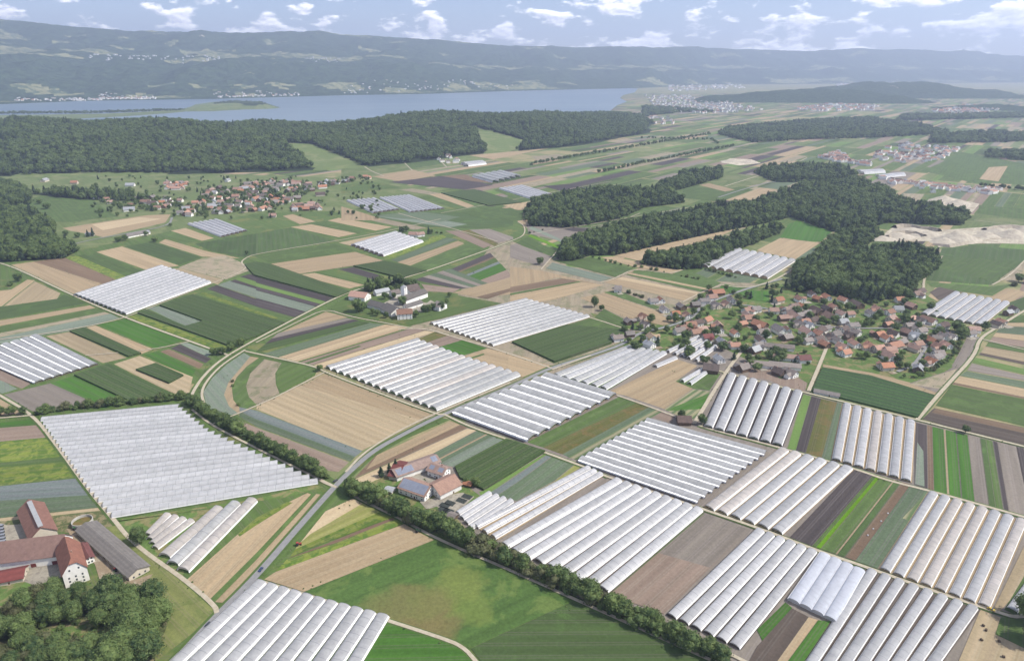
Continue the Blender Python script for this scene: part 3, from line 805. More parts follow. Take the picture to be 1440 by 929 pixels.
# --- upper plain
F('T2', 'meadow', 0, 690, 330, 640, 420, 640, 450, 700, 300, 715, 120, 740, 0, 745)
F('T2', 'green', 250, 660, 400, 645, 430, 690, 290, 712)
F('T2', 'tan', 130, 745, 300, 715, 400, 740, 250, 765)
F('T2', 'dark', 200, 768, 420, 742, 560, 762, 640, 780, 520, 800)
F('T2', 'brown', 420, 742, 520, 735, 660, 775, 560, 765)
F('T2', 'tan', 535, 655, 750, 600, 880, 590, 980, 605, 640, 672)
F('T2', 'meadow', 400, 640, 540, 625, 600, 640, 540, 655, 640, 675, 500, 690, 450, 680)
F('T2', 'grass', 0, 780, 130, 765, 260, 790, 0, 815)
F('T2', 'tangrey', 240, 800, 300, 795, 420, 815, 380, 822)
F('T2', 'green', 320, 830, 420, 815, 620, 870, 520, 890)
F('T2', 'tan', 370, 820, 420, 815, 560, 868, 530, 876)
F('T2', 'maize', 420, 815, 560, 800, 760, 855, 620, 868)
F('T2', 'dark', 550, 805, 580, 800, 740, 850, 720, 858)
F('T2', 'green', 640, 800, 680, 795, 800, 838, 760, 850)
F('T2', 'dark', 850, 785, 960, 775, 1070, 805, 980, 820)
F('T2', 'tan', 680, 865, 790, 850, 770, 885, 740, 885)
F('T2', 'green', 500, 895, 640, 870, 770, 890, 760, 929, 620, 929)
F('T2', 'teal', 130, 910, 320, 890, 500, 915, 420, 935)
F('T2', 'tan', 0, 870, 100, 900, 190, 929, 0, 929)
F('T2', 'tangrey', 800, 660, 920, 650, 940, 665, 830, 680)
F('T2', 'tanpale', 1080, 545, 1220, 520, 1270, 522, 1180, 548)
F('T1', 'green', 50, 870, 200, 815, 360, 820, 490, 912, 300, 935, 60, 935)
F('T1', 'meadow', 340, 800, 480, 800, 480, 770, 600, 770, 830, 745, 880, 790, 700, 830, 480, 870)
F('T3', 'green', 0, 800, 110, 765, 300, 800, 160, 850, 0, 835)
F('T3', 'meadow', 160, 725, 300, 740, 380, 745, 330, 775, 190, 795, 60, 790)
F('T3', 'tan', 70, 780, 110, 772, 220, 800, 180, 808)
F('T3', 'sand', 160, 685, 200, 668, 290, 672, 330, 688, 240, 698)
F('T3', 'tangrey', 930, 815, 1020, 818, 990, 855, 930, 850)
F('T3', 'sand', 1010, 850, 1120, 830, 1250, 860, 1220, 895, 1150, 870, 1060, 868)
F('T3', 'green', 1250, 865, 1440, 880, 1440, 925, 1240, 900)
F('T3', 'tan', 1180, 690, 1240, 685, 1230, 705, 1170, 702)
F('T3', 'green', 1080, 690, 1170, 640, 1440, 690, 1440, 780, 1200, 765, 1010, 720)
F('T3', 'tan', 1290, 705, 1370, 700, 1330, 765, 1250, 755)
# --- B1
F('B1', 'tan', 1015, 492, 1399, 150, 1680, 12, 1700, 20, 1399, 342, 1150, 590)
F('B1', 'yg', 1300, 240, 1399, 150, 1570, 60, 1600, 65, 1399, 190, 1310, 250)
F('B1', 'green', 1150, 590, 1399, 342, 1702, 22, 1725, 15, 1399, 378, 1175, 606)
F('B1', 'tan', 1175, 608, 1399, 380, 1728, 18, 1752, 20, 1399, 435, 1225, 612)
F('B1', 'lawnpale', 640, 560, 690, 520, 820, 440, 620, 260, 560, 200, 640, 190, 840, 380, 1000, 500, 1170, 650, 1150, 700, 1000, 820, 850, 935, 800, 800)
F('B1', 'lawn', 700, 225, 640, 165, 640, 170, 900, 128, 1200, 95, 1310, 70, 1450, 30, 1399, 60, 1050, 240, 1000, 470, 850, 360, 720, 260)
F('B1', 'scrub', -80, 560, 400, 510, 700, 540, 880, 600, 920, 720, 830, 960, -80, 1000)
F('B1', 'lawn', -80, 520, 100, 500, 260, 490, 380, 520, 300, 640, 100, 640, -80, 620)
F('B1', 'lawn', 240, 760, 480, 730, 620, 760, 560, 830, 300, 850)
F('B1', 'wet', 440, 795, 480, 772, 545, 765, 520, 790, 460, 805)
F('F', 'yard', 60, 230, 200, 220, 235, 350, 240, 400, 90, 400, 50, 330)
F('F', 'yard', -40, 200, 60, 230, 90, 400, -40, 420)
F('F', 'yard', 210, 600, 520, 540, 540, 660, 300, 740, 190, 700)
F('F', 'yardbrown', 560, 260, 660, 270, 900, 480, 1090, 700, 1290, 640, 1230, 720, 1040, 790, 850, 720, 800, 560, 640, 400)
F('F', 'yardbrown', 0, 640, 100, 690, 90, 740, 0, 740)
# --- B2, B3
F('B2', 'grass', 430, 10, 530, 42, 380, 110, 60, 455, 20, 482, 200, 270)
F('B2', 'tanpale', 380, 112, 532, 42, 590, 65, 300, 235, 230, 300)
F('B2', 'ygpale', 225, 300, 300, 235, 590, 65, 700, 112, 200, 350)
F('B2', 'yg', 180, 368, 215, 320, 690, 110, 762, 142, 300, 310)
F('B2', 'brown', 170, 372, 420, 275, 620, 195, 762, 142, 778, 150, 440, 285)
F('B2', 'yg', 108, 442, 170, 374, 440, 286, 778, 150, 822, 176, 300, 372)
F('B2', 'tan', 45, 484, 108, 443, 822, 178, 990, 262, 262, 552)
F('B2', 'bigmeadow', 265, 552, 990, 265, 1400, 430, 1760, 590, 1400, 755, 1170, 860, 1080, 820, 720, 705)
F('B2', 'grassdark', 1175, 862, 1400, 757, 1760, 592, 2100, 740, 2560, 950, 1250, 960)
F('B2', 'vivid', 722, 718, 1000, 805, 1120, 855, 1200, 945, 570, 960)
F('B3', 'soil', 530, 560, 1050, 122, 1292, 212, 830, 672, 630, 602)
F('B3', 'soilgrey', 800, 340, 1050, 122, 1292, 212, 1080, 420)
F('B3', 'green', 520, 556, 1045, 120, 1052, 124, 536, 564)
# --- B4
strips('B4', (115, 258), (600, 425), (470, -117), (885, -6), [(2.7, 'dark'), (.45, 'green'), (.55, 'lime'), (1.7, 'green'), (.2, 'tan'), (.9, 'grassdark'), (1.2, 'brown'), (2.6, 'teal')])
F('B4', 'stripes', 735, 150, 850, 30, 880, 20, 770, 165)
F('B4', 'vivid', -60, 760, 95, 610, 132, 640, -30, 820)
F('B4', 'darkbrown', -60, 850, 130, 642, 222, 690, 30, 960, -120, 960)
F('B4', 'tan', 222, 690, 272, 706, 85, 960, 30, 960)
F('B4', 'vivid', 274, 708, 342, 712, 185, 960, 88, 960)
F('B4', 'tanrow', 1160, 650, 1270, 692, 1240, 785, 1440, 880, 1440, 980, 1020, 980)
F('B4', 'green', 1272, 692, 1480, 700, 1480, 900, 1242, 784)
F('B4', 'tanrow', 1235, 640, 1400, 300, 1480, 330, 1320, 600, 1260, 665)
F('B4', 'green', 1290, 650, 1320, 600, 1480, 330, 1500, 350, 1380, 690)

# ------------------------------------------------------------------ roads and paths
def road(name, pxs, width, mat, z, label=None, crop='P', dash=False):
    width *= 0.85
    pts = [G(*K(crop, *p)) for p in pxs]
    # smooth the polyline
    for _ in range(2):
        q = [pts[0]]
        for a, b in zip(pts[:-1], pts[1:]): q += [a * .75 + b * .25, a * .25 + b * .75]
        pts = q + [pts[-1]]
    if name == 'farm_track': EDGES.extend(zip(pts[:-1], pts[1:])); EDGES.extend(zip(pts[:-1], pts[1:]))
    vs = []
    for i, p in enumerate(pts):
        d = (pts[min(i + 1, len(pts) - 1)] - pts[max(i - 1, 0)]).normalized()
        s = Vector((-d.y, d.x, 0)) * width / 2
        vs += [p + s + Vector((0, 0, z)), p - s + Vector((0, 0, z))]
    fs = [(2 * i, 2 * i + 1, 2 * i + 3, 2 * i + 2) for i in range(len(pts) - 1)]
    return structure(name, mesh(name, vs, fs, [mat]), label)
main = [(225, 955), (247, 929), (303, 868), (360, 811), (421, 740), (471, 684), (492, 663), (525, 634), (567, 611), (618, 585), (720, 543), (772, 518), (831, 500), (880, 483), (898, 468), (934, 461), (973, 448), (983, 434), (994, 426), (1050, 406), (1100, 392)]
road('grass_verge', main, 11, FM['grass'], 0.50)
road('main_road', main, 6.2, M_ROAD, 0.56, 'grey asphalt road running from the foreground to the village')
zr = [0.60]
def path(pxs, w=3.2, crop='P', mat=None, label='pale gravel farm track between the fields', verge=0):
    zr[0] += 0.004
    if verge: road('grass_verge', pxs, w + verge, FM['green'], zr[0] - 0.3, crop=crop)
    return road('farm_track', pxs, w, mat or M_PATH, zr[0], label, crop)
path([(486, 664), (512, 636), (560, 606), (613, 581), (718, 538)], 2.6)
path([(-30, 540), (0, 556), (47, 584), (80, 626), (126, 690), (159, 729), (181, 757), (213, 783), (257, 813), (303, 852), (305, 862)], 3.6, verge=4)
path([(-20, 368), (10, 371), (103, 416), (176, 447), (300, 492), (322, 500)], 3.6, verge=4)
path([(-20, 480), (60, 470), (130, 458), (176, 447), (230, 425), (300, 398), (350, 378), (338, 370), (345, 363), (360, 357), (480, 338), (560, 322), (620, 308)], 3.2)
path([(-30, 590), (0, 588), (47, 584)], 3)
path([(120, 500), (215, 492), (268, 480)], 2.4)
path([(720, 339), (685, 352), (567, 393), (505, 406), (471, 419), (360, 477), (310, 506), (285, 530), (271, 552), (268, 562)], 4.2, mat=M_PATH, verge=5)
path([(345, 492), (312, 513), (292, 534), (283, 551), (286, 566), (296, 580)], 3.2)
path([(360, 482), (420, 452), (458, 434), (490, 445), (545, 455), (580, 462)], 2.6)
path([(345, 494), (400, 506), (445, 516), (460, 525), (613, 583), (625, 583)], 3.2, verge=3)
path([(456, 524), (420, 542), (375, 565), (300, 596)], 2.6)
path([(270, 576), (300, 600), (400, 650), (470, 684)], 2.8)
path([(445, 672), (458, 680), (475, 686)], 3)
path([(625, 583), (660, 600), (720, 620), (818, 655), (855, 671)], 3.2, verge=3)
path([(560, 463), (600, 462), (640, 475), (700, 492), (776, 518)], 3)
path([(867, 556), (905, 569), (950, 586), (976, 596)], 3)
path([(740, 420), (760, 432), (830, 446), (885, 465), (914, 468)], 3)
path([(776, 520), (831, 500)], 3)
path([(982, 598), (1000, 604), (1080, 625), (1201, 659), (1248, 676), (1310, 691), (1440, 727), (1500, 745)], 3.6, verge=4)
path([(1000, 519), (1080, 540), (1132, 552), (1287, 590), (1440, 628), (1500, 643)], 3.6, verge=3)
path([(1500, 405), (1440, 437), (1400, 462), (1377, 476), (1371, 500), (1333, 540), (1290, 590)], 4.4, mat=M_PATH, verge=3)
path([(1377, 476), (1440, 492), (1480, 500)], 3)
path([(1163, 487), (1158, 500), (1137, 550)], 4.6, mat=M_PATH)
path([(1050, 484), (1040, 498), (1020, 524), (976, 596)], 4.6, mat=M_PATH)
path([(496, 697), (530, 714), (566, 731), (612, 757), (720, 803), (864, 868), (940, 902), (1003, 930), (1050, 950)], 3, verge=3)
path([(855, 842), (890, 858)], 3); path([(1010, 912), (1045, 929), (1075, 945)], 3)
path([(982, 714), (1079, 747), (1150, 775), (1219, 798), (1300, 827), (1399, 860), (1432, 870), (1460, 858)], 3.6, verge=3)
path([(546, 873), (617, 896), (651, 909), (671, 932), (680, 945)], 3, verge=2)
path([(362, 816), (420, 833), (478, 851), (548, 870)], 2.6)
path([(855, 671), (920, 693), (982, 714)], 3)
path([(761, 379), (774, 364), (785, 352)], 3)
path([(844, 398), (865, 392), (893, 377), (940, 386), (965, 378)], 3)
path([(960, 425), (985, 412), (1014, 401)], 3)
path([(1300, 415), (1298, 398), (1304, 380), (1318, 370), (1325, 360)], 4)
path([(1395, 401), (1420, 388), (1440, 367), (1460, 350)], 3.2)
path([(720, 339), (738, 331), (738, 318), (728, 312)], 3)
path([(0, 348), (40, 347), (95, 346), (125, 338), (165, 331), (238, 318), (242, 306)], 5.5, mat=M_ROAD, label='grey road to the left village')
path([(831, 319), (870, 312), (900, 300)], 3)
path([(1010, 278), (1040, 268), (1075, 258), (1090, 256)], 6, mat=M_ROAD, label='grey road past the wooded hill')
path([(1135, 222), (1115, 232), (1020, 262)], 5)
path([(505, 229), (520, 240), (540, 248)], 5); path([(560, 221), (580, 240)], 4); path([(612, 220), (628, 235)], 5)
path([(840, 185), (865, 175)], 8)
for a, b in [((745, 330), (1010, 285)), ((620, 300), (860, 255)), ((560, 300), (700, 340)), ((1370, 310), (1440, 318))]:
    path([a, b], 3.2)
path([(1262, 523), (1285, 513), (1292, 505), (1302, 488), (1308, 478)], 5, mat=M_ROAD, label='village lane among the new houses')
path([(1163, 487), (1140, 470), (1120, 455), (1100, 440), (1060, 430), (1014, 428)], 5, mat=M_ROAD, label='village street winding between the houses')
path([(1120, 455), (1190, 462), (1240, 462), (1300, 460), (1360, 471), (1377, 476)], 4.5, mat=M_ROAD, label='village street leading to the right end')
path([(1014, 401), (1050, 406), (1090, 395), (1125, 372), (1150, 352)], 4)
# ------------------------------------------------------------------ trees
def leaf_mat(name, c1, c2, c3):
    m, nt, b = nodes(name)
    oi = nt.nodes.new('ShaderNodeObjectInfo')
    geo = nt.nodes.new('ShaderNodeNewGeometry')
    base = mixrgb(nt, oi.outputs['Random'], c1, c2)
    f = noise_n(nt, geo.outputs['Position'], 0.35, 3, 0.6)
    base = mixrgb(nt, ramp(nt, f, 0.40, 0.66, (0, 0, 0, 1), (0.7, 0.7, 0.7, 1)), base, c3)
    nt.links.new(base, b.inputs['Base Color'])
    b.inputs['Roughness'].default_value = 0.75
    b.inputs['Specular IOR Level'].default_value = 0.2
    tr = nt.nodes.new('ShaderNodeBsdfTranslucent')
    nt.links.new(base, tr.inputs[0])
    mx = nt.nodes.new('ShaderNodeMixShader'); mx.inputs[0].default_value = 0.28
    out = nt.nodes['Material Output']
    nt.links.new(b.outputs[0], mx.inputs[1]); nt.links.new(tr.outputs[0], mx.inputs[2]); nt.links.new(mx.outputs[0], out.inputs[0])
    return m
M_LEAF = leaf_mat('broad_leaves', (0.120, 0.175, 0.058, 1), (0.036, 0.072, 0.030, 1), (0.155, 0.195, 0.068, 1))
M_NEEDLE = leaf_mat('needles', (0.050, 0.084, 0.050, 1), (0.028, 0.052, 0.034, 1), (0.072, 0.100, 0.054, 1))
M_OLIVE = leaf_mat('dry_leaves', (0.098, 0.108, 0.050, 1), (0.076, 0.090, 0.040, 1), (0.130, 0.128, 0.070, 1))
M_BARK = plain_mat('bark', (0.10, 0.075, 0.055, 1), (0.06, 0.045, 0.035, 1), 1.5, 0.95, 0.1)
def ico():
    bm = bmesh.new(); bmesh.ops.create_icosphere(bm, subdivisions=2, radius=1)
    v = [tuple(x.co) for x in bm.verts]; f = [tuple(x.index for x in p.verts) for p in bm.faces]; bm.free()
    return v, f
ICO = ico()
def crown_mesh(name, seed, lobes, leaves, size, w, h0, h1, mat, cone=False):
    """crown of a tree 10 m tall: lobes with a rough core and leaf-sized faces spread over them"""
    r = random.Random(seed)
    vs, fs = [], []
    Lb = []
    for i in range(lobes):
        if cone:
            t = (i + .5) / lobes; z = h0 + (h1 - h0) * t; rr = w * (1.02 - t) ** .9
            a = r.uniform(0, 6.28); Lb.append((Vector((math.cos(a) * rr * .22, math.sin(a) * rr * .22, z)), max(rr * .85, .25), 0.75))
        else:
            u = r.uniform(-1, 1); a = i * 2.4 + r.uniform(-.4, .4); s = math.sqrt(1 - u * u) * r.uniform(.45, .72)
            c = Vector((math.cos(a) * s * w, math.sin(a) * s * w, (h0 + h1) / 2 + u * (h1 - h0) * .30))
            Lb.append((c, r.uniform(.40, .58) * w, r.uniform(.8, 1.0)))
    for c, rad, sq in Lb:
        n = len(vs)
        ph = r.uniform(0, 50)
        for v in ICO[0]:
            k = rad * (0.74 + 0.24 * mnoise.noise(Vector(v) * 2.2 + Vector((ph, 0, 0))))
            vs.append((c.x + v[0] * k, c.y + v[1] * k, c.z + v[2] * k * sq))
        fs += [tuple(i + n for i in f) for f in ICO[1]]
    for k in range(leaves):
        c, rad, sq = Lb[r.randrange(len(Lb))]
        d = Vector((r.gauss(0, 1), r.gauss(0, 1), r.gauss(0.25, 1))).normalized()
        p = c + Vector((d.x, d.y, d.z * sq)) * rad * r.uniform(.74, 1.26)
        nrm = (d + Vector((r.gauss(0, .75), r.gauss(0, .75), r.gauss(0, .75)))).normalized()
        a = nrm.orthogonal().normalized(); b = nrm.cross(a)
        q = r.uniform(0, 6.28); a, b = a * math.cos(q) + b * math.sin(q), b * math.cos(q) - a * math.sin(q)
        s = size * r.uniform(.6, 1.25)
        n = len(vs)
        vs += [tuple(p + a * s), tuple(p + b * s * .7), tuple(p - a * s * .9), tuple(p - b * s * .6)]
        fs.append((n, n + 1, n + 2, n + 3))
    return mesh(name, vs, fs, [mat])
def trunk_mesh(name, seed, h0, w):
    r = random.Random(seed); m = MB()
    m.tube([(0, 0, -.2), (.05, .02, h0 * .6), (.1, -.05, h0 + 1.6), (.1, .1, h0 + 3)], [.34, .24, .17, .06], 7)
    for k in range(4):
        a = k * 1.57 + r.uniform(-.4, .4)
        m.tube([(.05, 0, h0 * .7 + k * .3), (math.cos(a) * w * .3, math.sin(a) * w * .3, h0 + .9 + k * .3), (math.cos(a) * w * .55, math.sin(a) * w * .55, h0 + 2.1 + k * .3)], [.13, .09, .03], 5)
    return m.mesh(name, [M_BARK], True)
TREES = []          # (crown, trunk, kind)
for i in range(4):
    TREES.append((crown_mesh('broad_crown', 20 + i, 13 + i, 1300, .44, 4.0 + .35 * (i % 2), 1.6, 10.2, M_LEAF), trunk_mesh('trunk', i, 2.0, 4)))
for i in range(2):
    TREES.append((crown_mesh('conifer_crown', 40 + i, 9, 700, .36, 2.3, 1.0, 10.2, M_NEEDLE, True), trunk_mesh('trunk', 9 + i, 1.4, 2)))
for i in range(2):
    TREES.append((crown_mesh('bush_crown', 60 + i, 9, 520, .50, 5.2, -0.6, 9.2, M_LEAF if i else M_OLIVE), trunk_mesh('trunk', 15 + i, 1.0, 4)))
# a near, finer set for the wood by the farm
for i in range(3):
    TREES.append((crown_mesh('full_crown', 80 + i, 26, 4200, .30, 4.3, 1.2, 10.3, M_LEAF), trunk_mesh('trunk', 25 + i, 1.8, 4)))
TREES.append((crown_mesh('pale_crown', 90, 16, 2600, .28, 3.9, .8, 9.8, M_OLIVE), trunk_mesh('trunk', 33, 1.8, 4)))
TREE_AT = []
def tree(p, h, kind, label, group=None, wide=1.0, name='tree', cat='tree'):
    s = h / 10.0
    c, t = TREES[kind]
    e = empty(name, (p.x, p.y, p.z), rnd.uniform(0, 6.28), label, cat, group)
    obj('trunk', t, e, scale=(s, s, s)); obj('crown', c, e, scale=(s * wide, s * wide * rnd.uniform(.9, 1.1), s))
    TREE_AT.append((p.x, p.y))
    return e
def along(pxs, n, jit=0.0):
    pts = [G(*p) for p in pxs]
    d = [0]
    for a, b in zip(pts[:-1], pts[1:]): d.append(d[-1] + (b - a).length)
    out = []
    for i in range(n):
        t = (i + .5 + rnd.uniform(-.35, .35)) / n * d[-1]
        k = max(j for j in range(len(pts) - 1) if d[j] <= t)
        f = (t - d[k]) / (d[k + 1] - d[k])
        out.append(pts[k].lerp(pts[k + 1], f) + Vector((rnd.uniform(-jit, jit), rnd.uniform(-jit, jit), 0)))
    return out
ROWS = []
def row(pxs, n, h, kinds, desc, group, jit=1.5, wide=1.0, name='tree', cat='tree'):
    if n > 15: ROWS.append((pxs, n))
    for i, p in enumerate(along(pxs, n, jit)):
        tree(p, h * rnd.uniform(.55, 1.25), rnd.choice(kinds), '%s, %s from its %s end' % (desc, ordinal(i) if i < n / 2 else ordinal(n - 1 - i), 'upper' if i < n / 2 else 'lower'), group, wide, name, cat)
row([(488, 690), (520, 702), (560, 722), (640, 757), (720, 793), (800, 830), (870, 862)], 66, 12, [0, 1, 2, 3, 6], 'leafy tree in the long row below the solar-roofed farm', 'trees of the long row', 2.8, 1.15)
row([(872, 862), (905, 878), (950, 902), (1000, 922), (1020, 932)], 20, 11, [0, 1, 2, 3, 7], 'leafy tree in the row under the white tunnels', 'trees of the row under the tunnels', 2.4, 1.15)
row([(266, 566), (290, 582), (330, 606), (380, 632), (420, 652), (457, 672)], 46, 11, [0, 1, 2, 3], 'tree in the row beside the big white tunnel block', 'trees beside the big tunnel block', 2.2, 1.15)
row([(54, 582), (80, 577), (120, 573), (152, 570), (200, 566), (262, 560)], 26, 9.0, [0, 2, 3, 6, 7], 'tree in the hedge above the big white tunnel block', 'hedge trees above the big tunnel block', 2.0, 1.05)
row([(-8, 584), (36, 583)], 5, 9.0, [0, 1, 3], 'tree in the short hedge at the left edge', 'short hedge trees', 2)
row([(296, 501), (318, 497), (346, 484)], 8, 10, [0, 1, 2], 'tree beside the curving track', 'trees by the curving track', 2.5)
lone = [(196, 764, 14, 8, 1.0, 'dark round tree standing between the farm track and short tunnels'), (26, 396, 14, 1, 1.1, 'dark tree at the bend of the left track'), (15, 402, 9, 7, 1, 'small bush beside the dark tree at the left track'),
        (450, 522, 9, 0, 1, 'tree at the corner of the tan stubble field'), (759, 372, 14, 1, 1.1, 'lone round tree on the track below the forest'), (836, 432, 17, 2, .8, 'tall tree in the small churchyard'), (846, 437, 10, 0, 1, 'low tree at the churchyard edge'),
        (987, 596, 11, 1, 1, 'round tree at the corner of the dark-roofed shed'), (958, 588, 9, 3, 1, 'bushy tree left of the dark-roofed shed'), (1357, 609, 9, 0, 1, 'lone tree on the straight right-hand track'), (347, 358, 8, 2, 1, 'lone bush at the track bend below the left village'),
        (1432, 396, 14, 1, 1.2, 'tree clump at the right edge, left tree'), (1445, 398, 15, 2, 1.2, 'tree clump at the right edge, right tree'), (1426, 402, 9, 6, 1.2, 'low bush under the right edge tree clump'),
        (1352, 475, 15, 8, 1.2, 'big dark tree at the village end, front one'), (1345, 466, 15, 1, 1.2, 'big dark tree at the village end, rear one'), (1385, 464, 12, 2, 1.2, 'dark tree beside the house by the tunnels'),
        (557, 663, 13, 4, 1.2, 'dark conifer left of the red barn, tallest'), (548, 665, 10, 5, 1.4, 'dark conifer left of the red barn, middle'), (536, 670, 10, 5, 1.6, 'dark conifer left of the red barn, outer'), (669, 684, 9, 2, 1, 'round tree right of the solar-roofed farm'), (655, 680, 6, 0, 1, 'small tree behind the little orange hut'),
        (328, 543, 4, 7, 1, 'bush in the ringed field, upper'), (327, 537, 4, 6, 1, 'bush in the ringed field, top'), (335, 570, 4, 7, 1, 'bush in the ringed field, lower'), (1446, 872, 20, 8, 1.0, 'tall dark tree at the lower right corner'), (1455, 905, 20, 9, 1.0, 'second dark tree at the lower right corner'),
        (240, 318, 7, 0, 1.4, 'bush at the end of the village road'), (218, 340, 10, 1, 1.5, 'bush by the road below the left village'), (124, 333, 15, 4, 1.2, 'conifer beside the small white house on the left'), (131, 332, 18, 4, 1.1, 'taller conifer beside the small white house'), (110, 334, 11, 1, 1.2, 'broad tree left of the small white house'), (93, 331, 10, 2, 1.4, 'broad tree on the slope left of the white house'),
        (167, 340, 11, 1, 1.5, 'broad tree left of the roadside barn'), (176, 338, 11, 3, 1.3, 'tree against the roadside barn'), (206, 332, 11, 0, 1.2, 'tree right of the roadside barn'), (56, 287, 14, 1, 1.3, 'round tree on the green meadow slope, upper'), (66, 294, 15, 2, 1.5, 'round tree on the green meadow slope, lower')]
for x, y, h, k, w, lb in lone: tree(G(x, y), h, k, lb, None, w)
# wood at the lower left
wood_pts = []
wr = random.Random(3)
def in_wood(x, y): return inside(x, y, [K('B1', *p) for p in [(-140, 720), (60, 690), (200, 610), (330, 580), (480, 585), (640, 560), (720, 580), (860, 610), (900, 700), (860, 900), (760, 1000), (-140, 1040)]]) and not inside(x, y, [K('B1', *p) for p in [(200, 740), (480, 720), (700, 770), (680, 900), (300, 860), (180, 820)]])
tries = 0
while len(wood_pts) < 62 and tries < 6000:
    tries += 1
    x, y = wr.uniform(-25, 235), wr.uniform(815, 960)
    if not in_wood(x, y): continue
    p = G(x, y)
    if all((p - q).length > 6.4 for q in wood_pts): wood_pts.append(p)
wood_pts.sort(key=lambda p: p.x)
for i, p in enumerate(wood_pts):
    px, py = PX(p)
    rim = px > 150
    tree(p, wr.uniform(11, 17) if not rim else wr.uniform(15, 20), wr.choice([8, 9, 10, 11, 11, 6, 7]) if not rim else wr.choice([8, 9, 10]), 'leafy tree in the wood below the farm, %s from its left edge' % ordinal(i), 'trees of the wood below the farm', 1.05)
# big trees by the farmhouse and garden
for x, y, h, k, lb in [(78, 836, 13, 8, 'large tree left of the white farmhouse gable'), (62, 840, 10, 9, 'garden tree left of the farmhouse, farther one'), (30, 842, 8, 10, 'garden tree beside the small red roof'), (45, 842, 8, 4, 'slim dark conifer in the farm garden'), (33, 790, 8, 8, 'shrub tree at the small red building'), (104, 842, 8, 9, 'tree in front of the farmhouse gable')]:
    tree(G(x, y), h, k, lb)
for x, y, h in [(132, 848, 11), (150, 844, 12), (165, 848, 11), (118, 850, 11)]:
    tree(G(x, y), h, wr.choice([8, 9, 10]), 'leafy tree at the wood edge by the farmyard, %s from left' % ORD[[118, 132, 150, 165].index(x)], 'trees at the farmyard wood edge')
# trees of the silo farm
sr = random.Random(8)
for i, u in enumerate(sorted(sr.uniform(240, 590) for _ in range(20))):
    v = 225 - (u - 240) * .22 + sr.uniform(-35, 12)
    tree(KG('O', u, v), sr.uniform(13, 20), sr.choice([1, 2, 4, 4]), 'tall tree in the grove behind the white silo, %s from left' % ordinal(i), 'grove behind the silo', 1.0)
for i, (u, v, h) in enumerate(sorted([(700, 190, 13), (660, 175, 12), (745, 190, 12), (175, 420, 16), (215, 410, 11), (320, 440, 7), (365, 460, 8), (450, 480, 7), (620, 350, 11), (750, 470, 8), (830, 420, 8), (880, 415, 9), (925, 400, 9), (1010, 400, 10), (1060, 340, 7), (560, 205, 9), (500, 220, 8), (440, 290, 9), (530, 280, 7), (1090, 270, 7)])):
    tree(KG('O', u, v), h * 1.3, sr.choice([0, 1, 2, 3]), 'garden tree around the silo farm buildings, %s from left' % ordinal(i), 'garden trees of the silo farm')
# hedges on the plain between fields
def low_hedge(pxs, n, h, desc, group): row(pxs, n, h, [6, 7, 7], desc, group, 1.0, 1.0, 'bush', 'bush')
low_hedge([(770, 322), (738, 330)], 3, 5, 'bush by the track at the forest corner', 'bushes at the forest corner')
low_hedge([(831, 361), (870, 372), (900, 376), (940, 384)], 12, 6, 'bush in the hedge along the field below the forest', 'hedge below the forest')
low_hedge([(955, 388), (985, 393)], 6, 5, 'bush in the short hedge above the village', 'short hedge above the village')
low_hedge([(880, 411), (905, 419)], 6, 7, 'bush in the hedge beside the tan field', 'hedge beside the tan field')
low_hedge([(980, 376), (1010, 384), (1040, 392)], 9, 7, 'bush in the hedge below the wood', 'hedge below the wood')
# ------------------------------------------------------------------ forests (masses)
protos = bpy.data.collections.new('tree_kinds')
for i in (0, 1, 2, 3, 4, 5): protos.objects.link(bpy.data.objects.new('forest_tree_kind', TREES[i][0]))
ng = bpy.data.node_groups.new('forest_scatter', 'GeometryNodeTree')
ng.interface.new_socket('Geometry', in_out='INPUT', socket_type='NodeSocketGeometry')
ng.interface.new_socket('Geometry', in_out='OUTPUT', socket_type='NodeSocketGeometry')
gi = ng.nodes.new('NodeGroupInput'); go = ng.nodes.new('NodeGroupOutput')
iop = ng.nodes.new('GeometryNodeInstanceOnPoints')
ci = ng.nodes.new('GeometryNodeCollectionInfo')
ci.inputs['Collection'].default_value = protos
ci.inputs['Separate Children'].default_value = True
ci.inputs['Reset Children'].default_value = True
at = ng.nodes.new('GeometryNodeInputNamedAttribute'); at.data_type = 'FLOAT_VECTOR'; at.inputs['Name'].default_value = 'sc'
ak = ng.nodes.new('GeometryNodeInputNamedAttribute'); ak.data_type = 'INT'; ak.inputs['Name'].default_value = 'kind_i'
rv = ng.nodes.new('FunctionNodeRandomValue'); rv.data_type = 'FLOAT_VECTOR'
rv.inputs[0].default_value = (0, 0, 0); rv.inputs[1].default_value = (0, 0, 6.28)
ng.links.new(gi.outputs[0], iop.inputs['Points'])
ng.links.new(ci.outputs[0], iop.inputs['Instance'])
iop.inputs['Pick Instance'].default_value = True
ng.links.new(ak.outputs[0], iop.inputs['Instance Index'])
ng.links.new(at.outputs[0], iop.inputs['Scale'])
ng.links.new(rv.outputs[0], iop.inputs['Rotation'])
ng.links.new(iop.outputs[0], go.inputs[0])
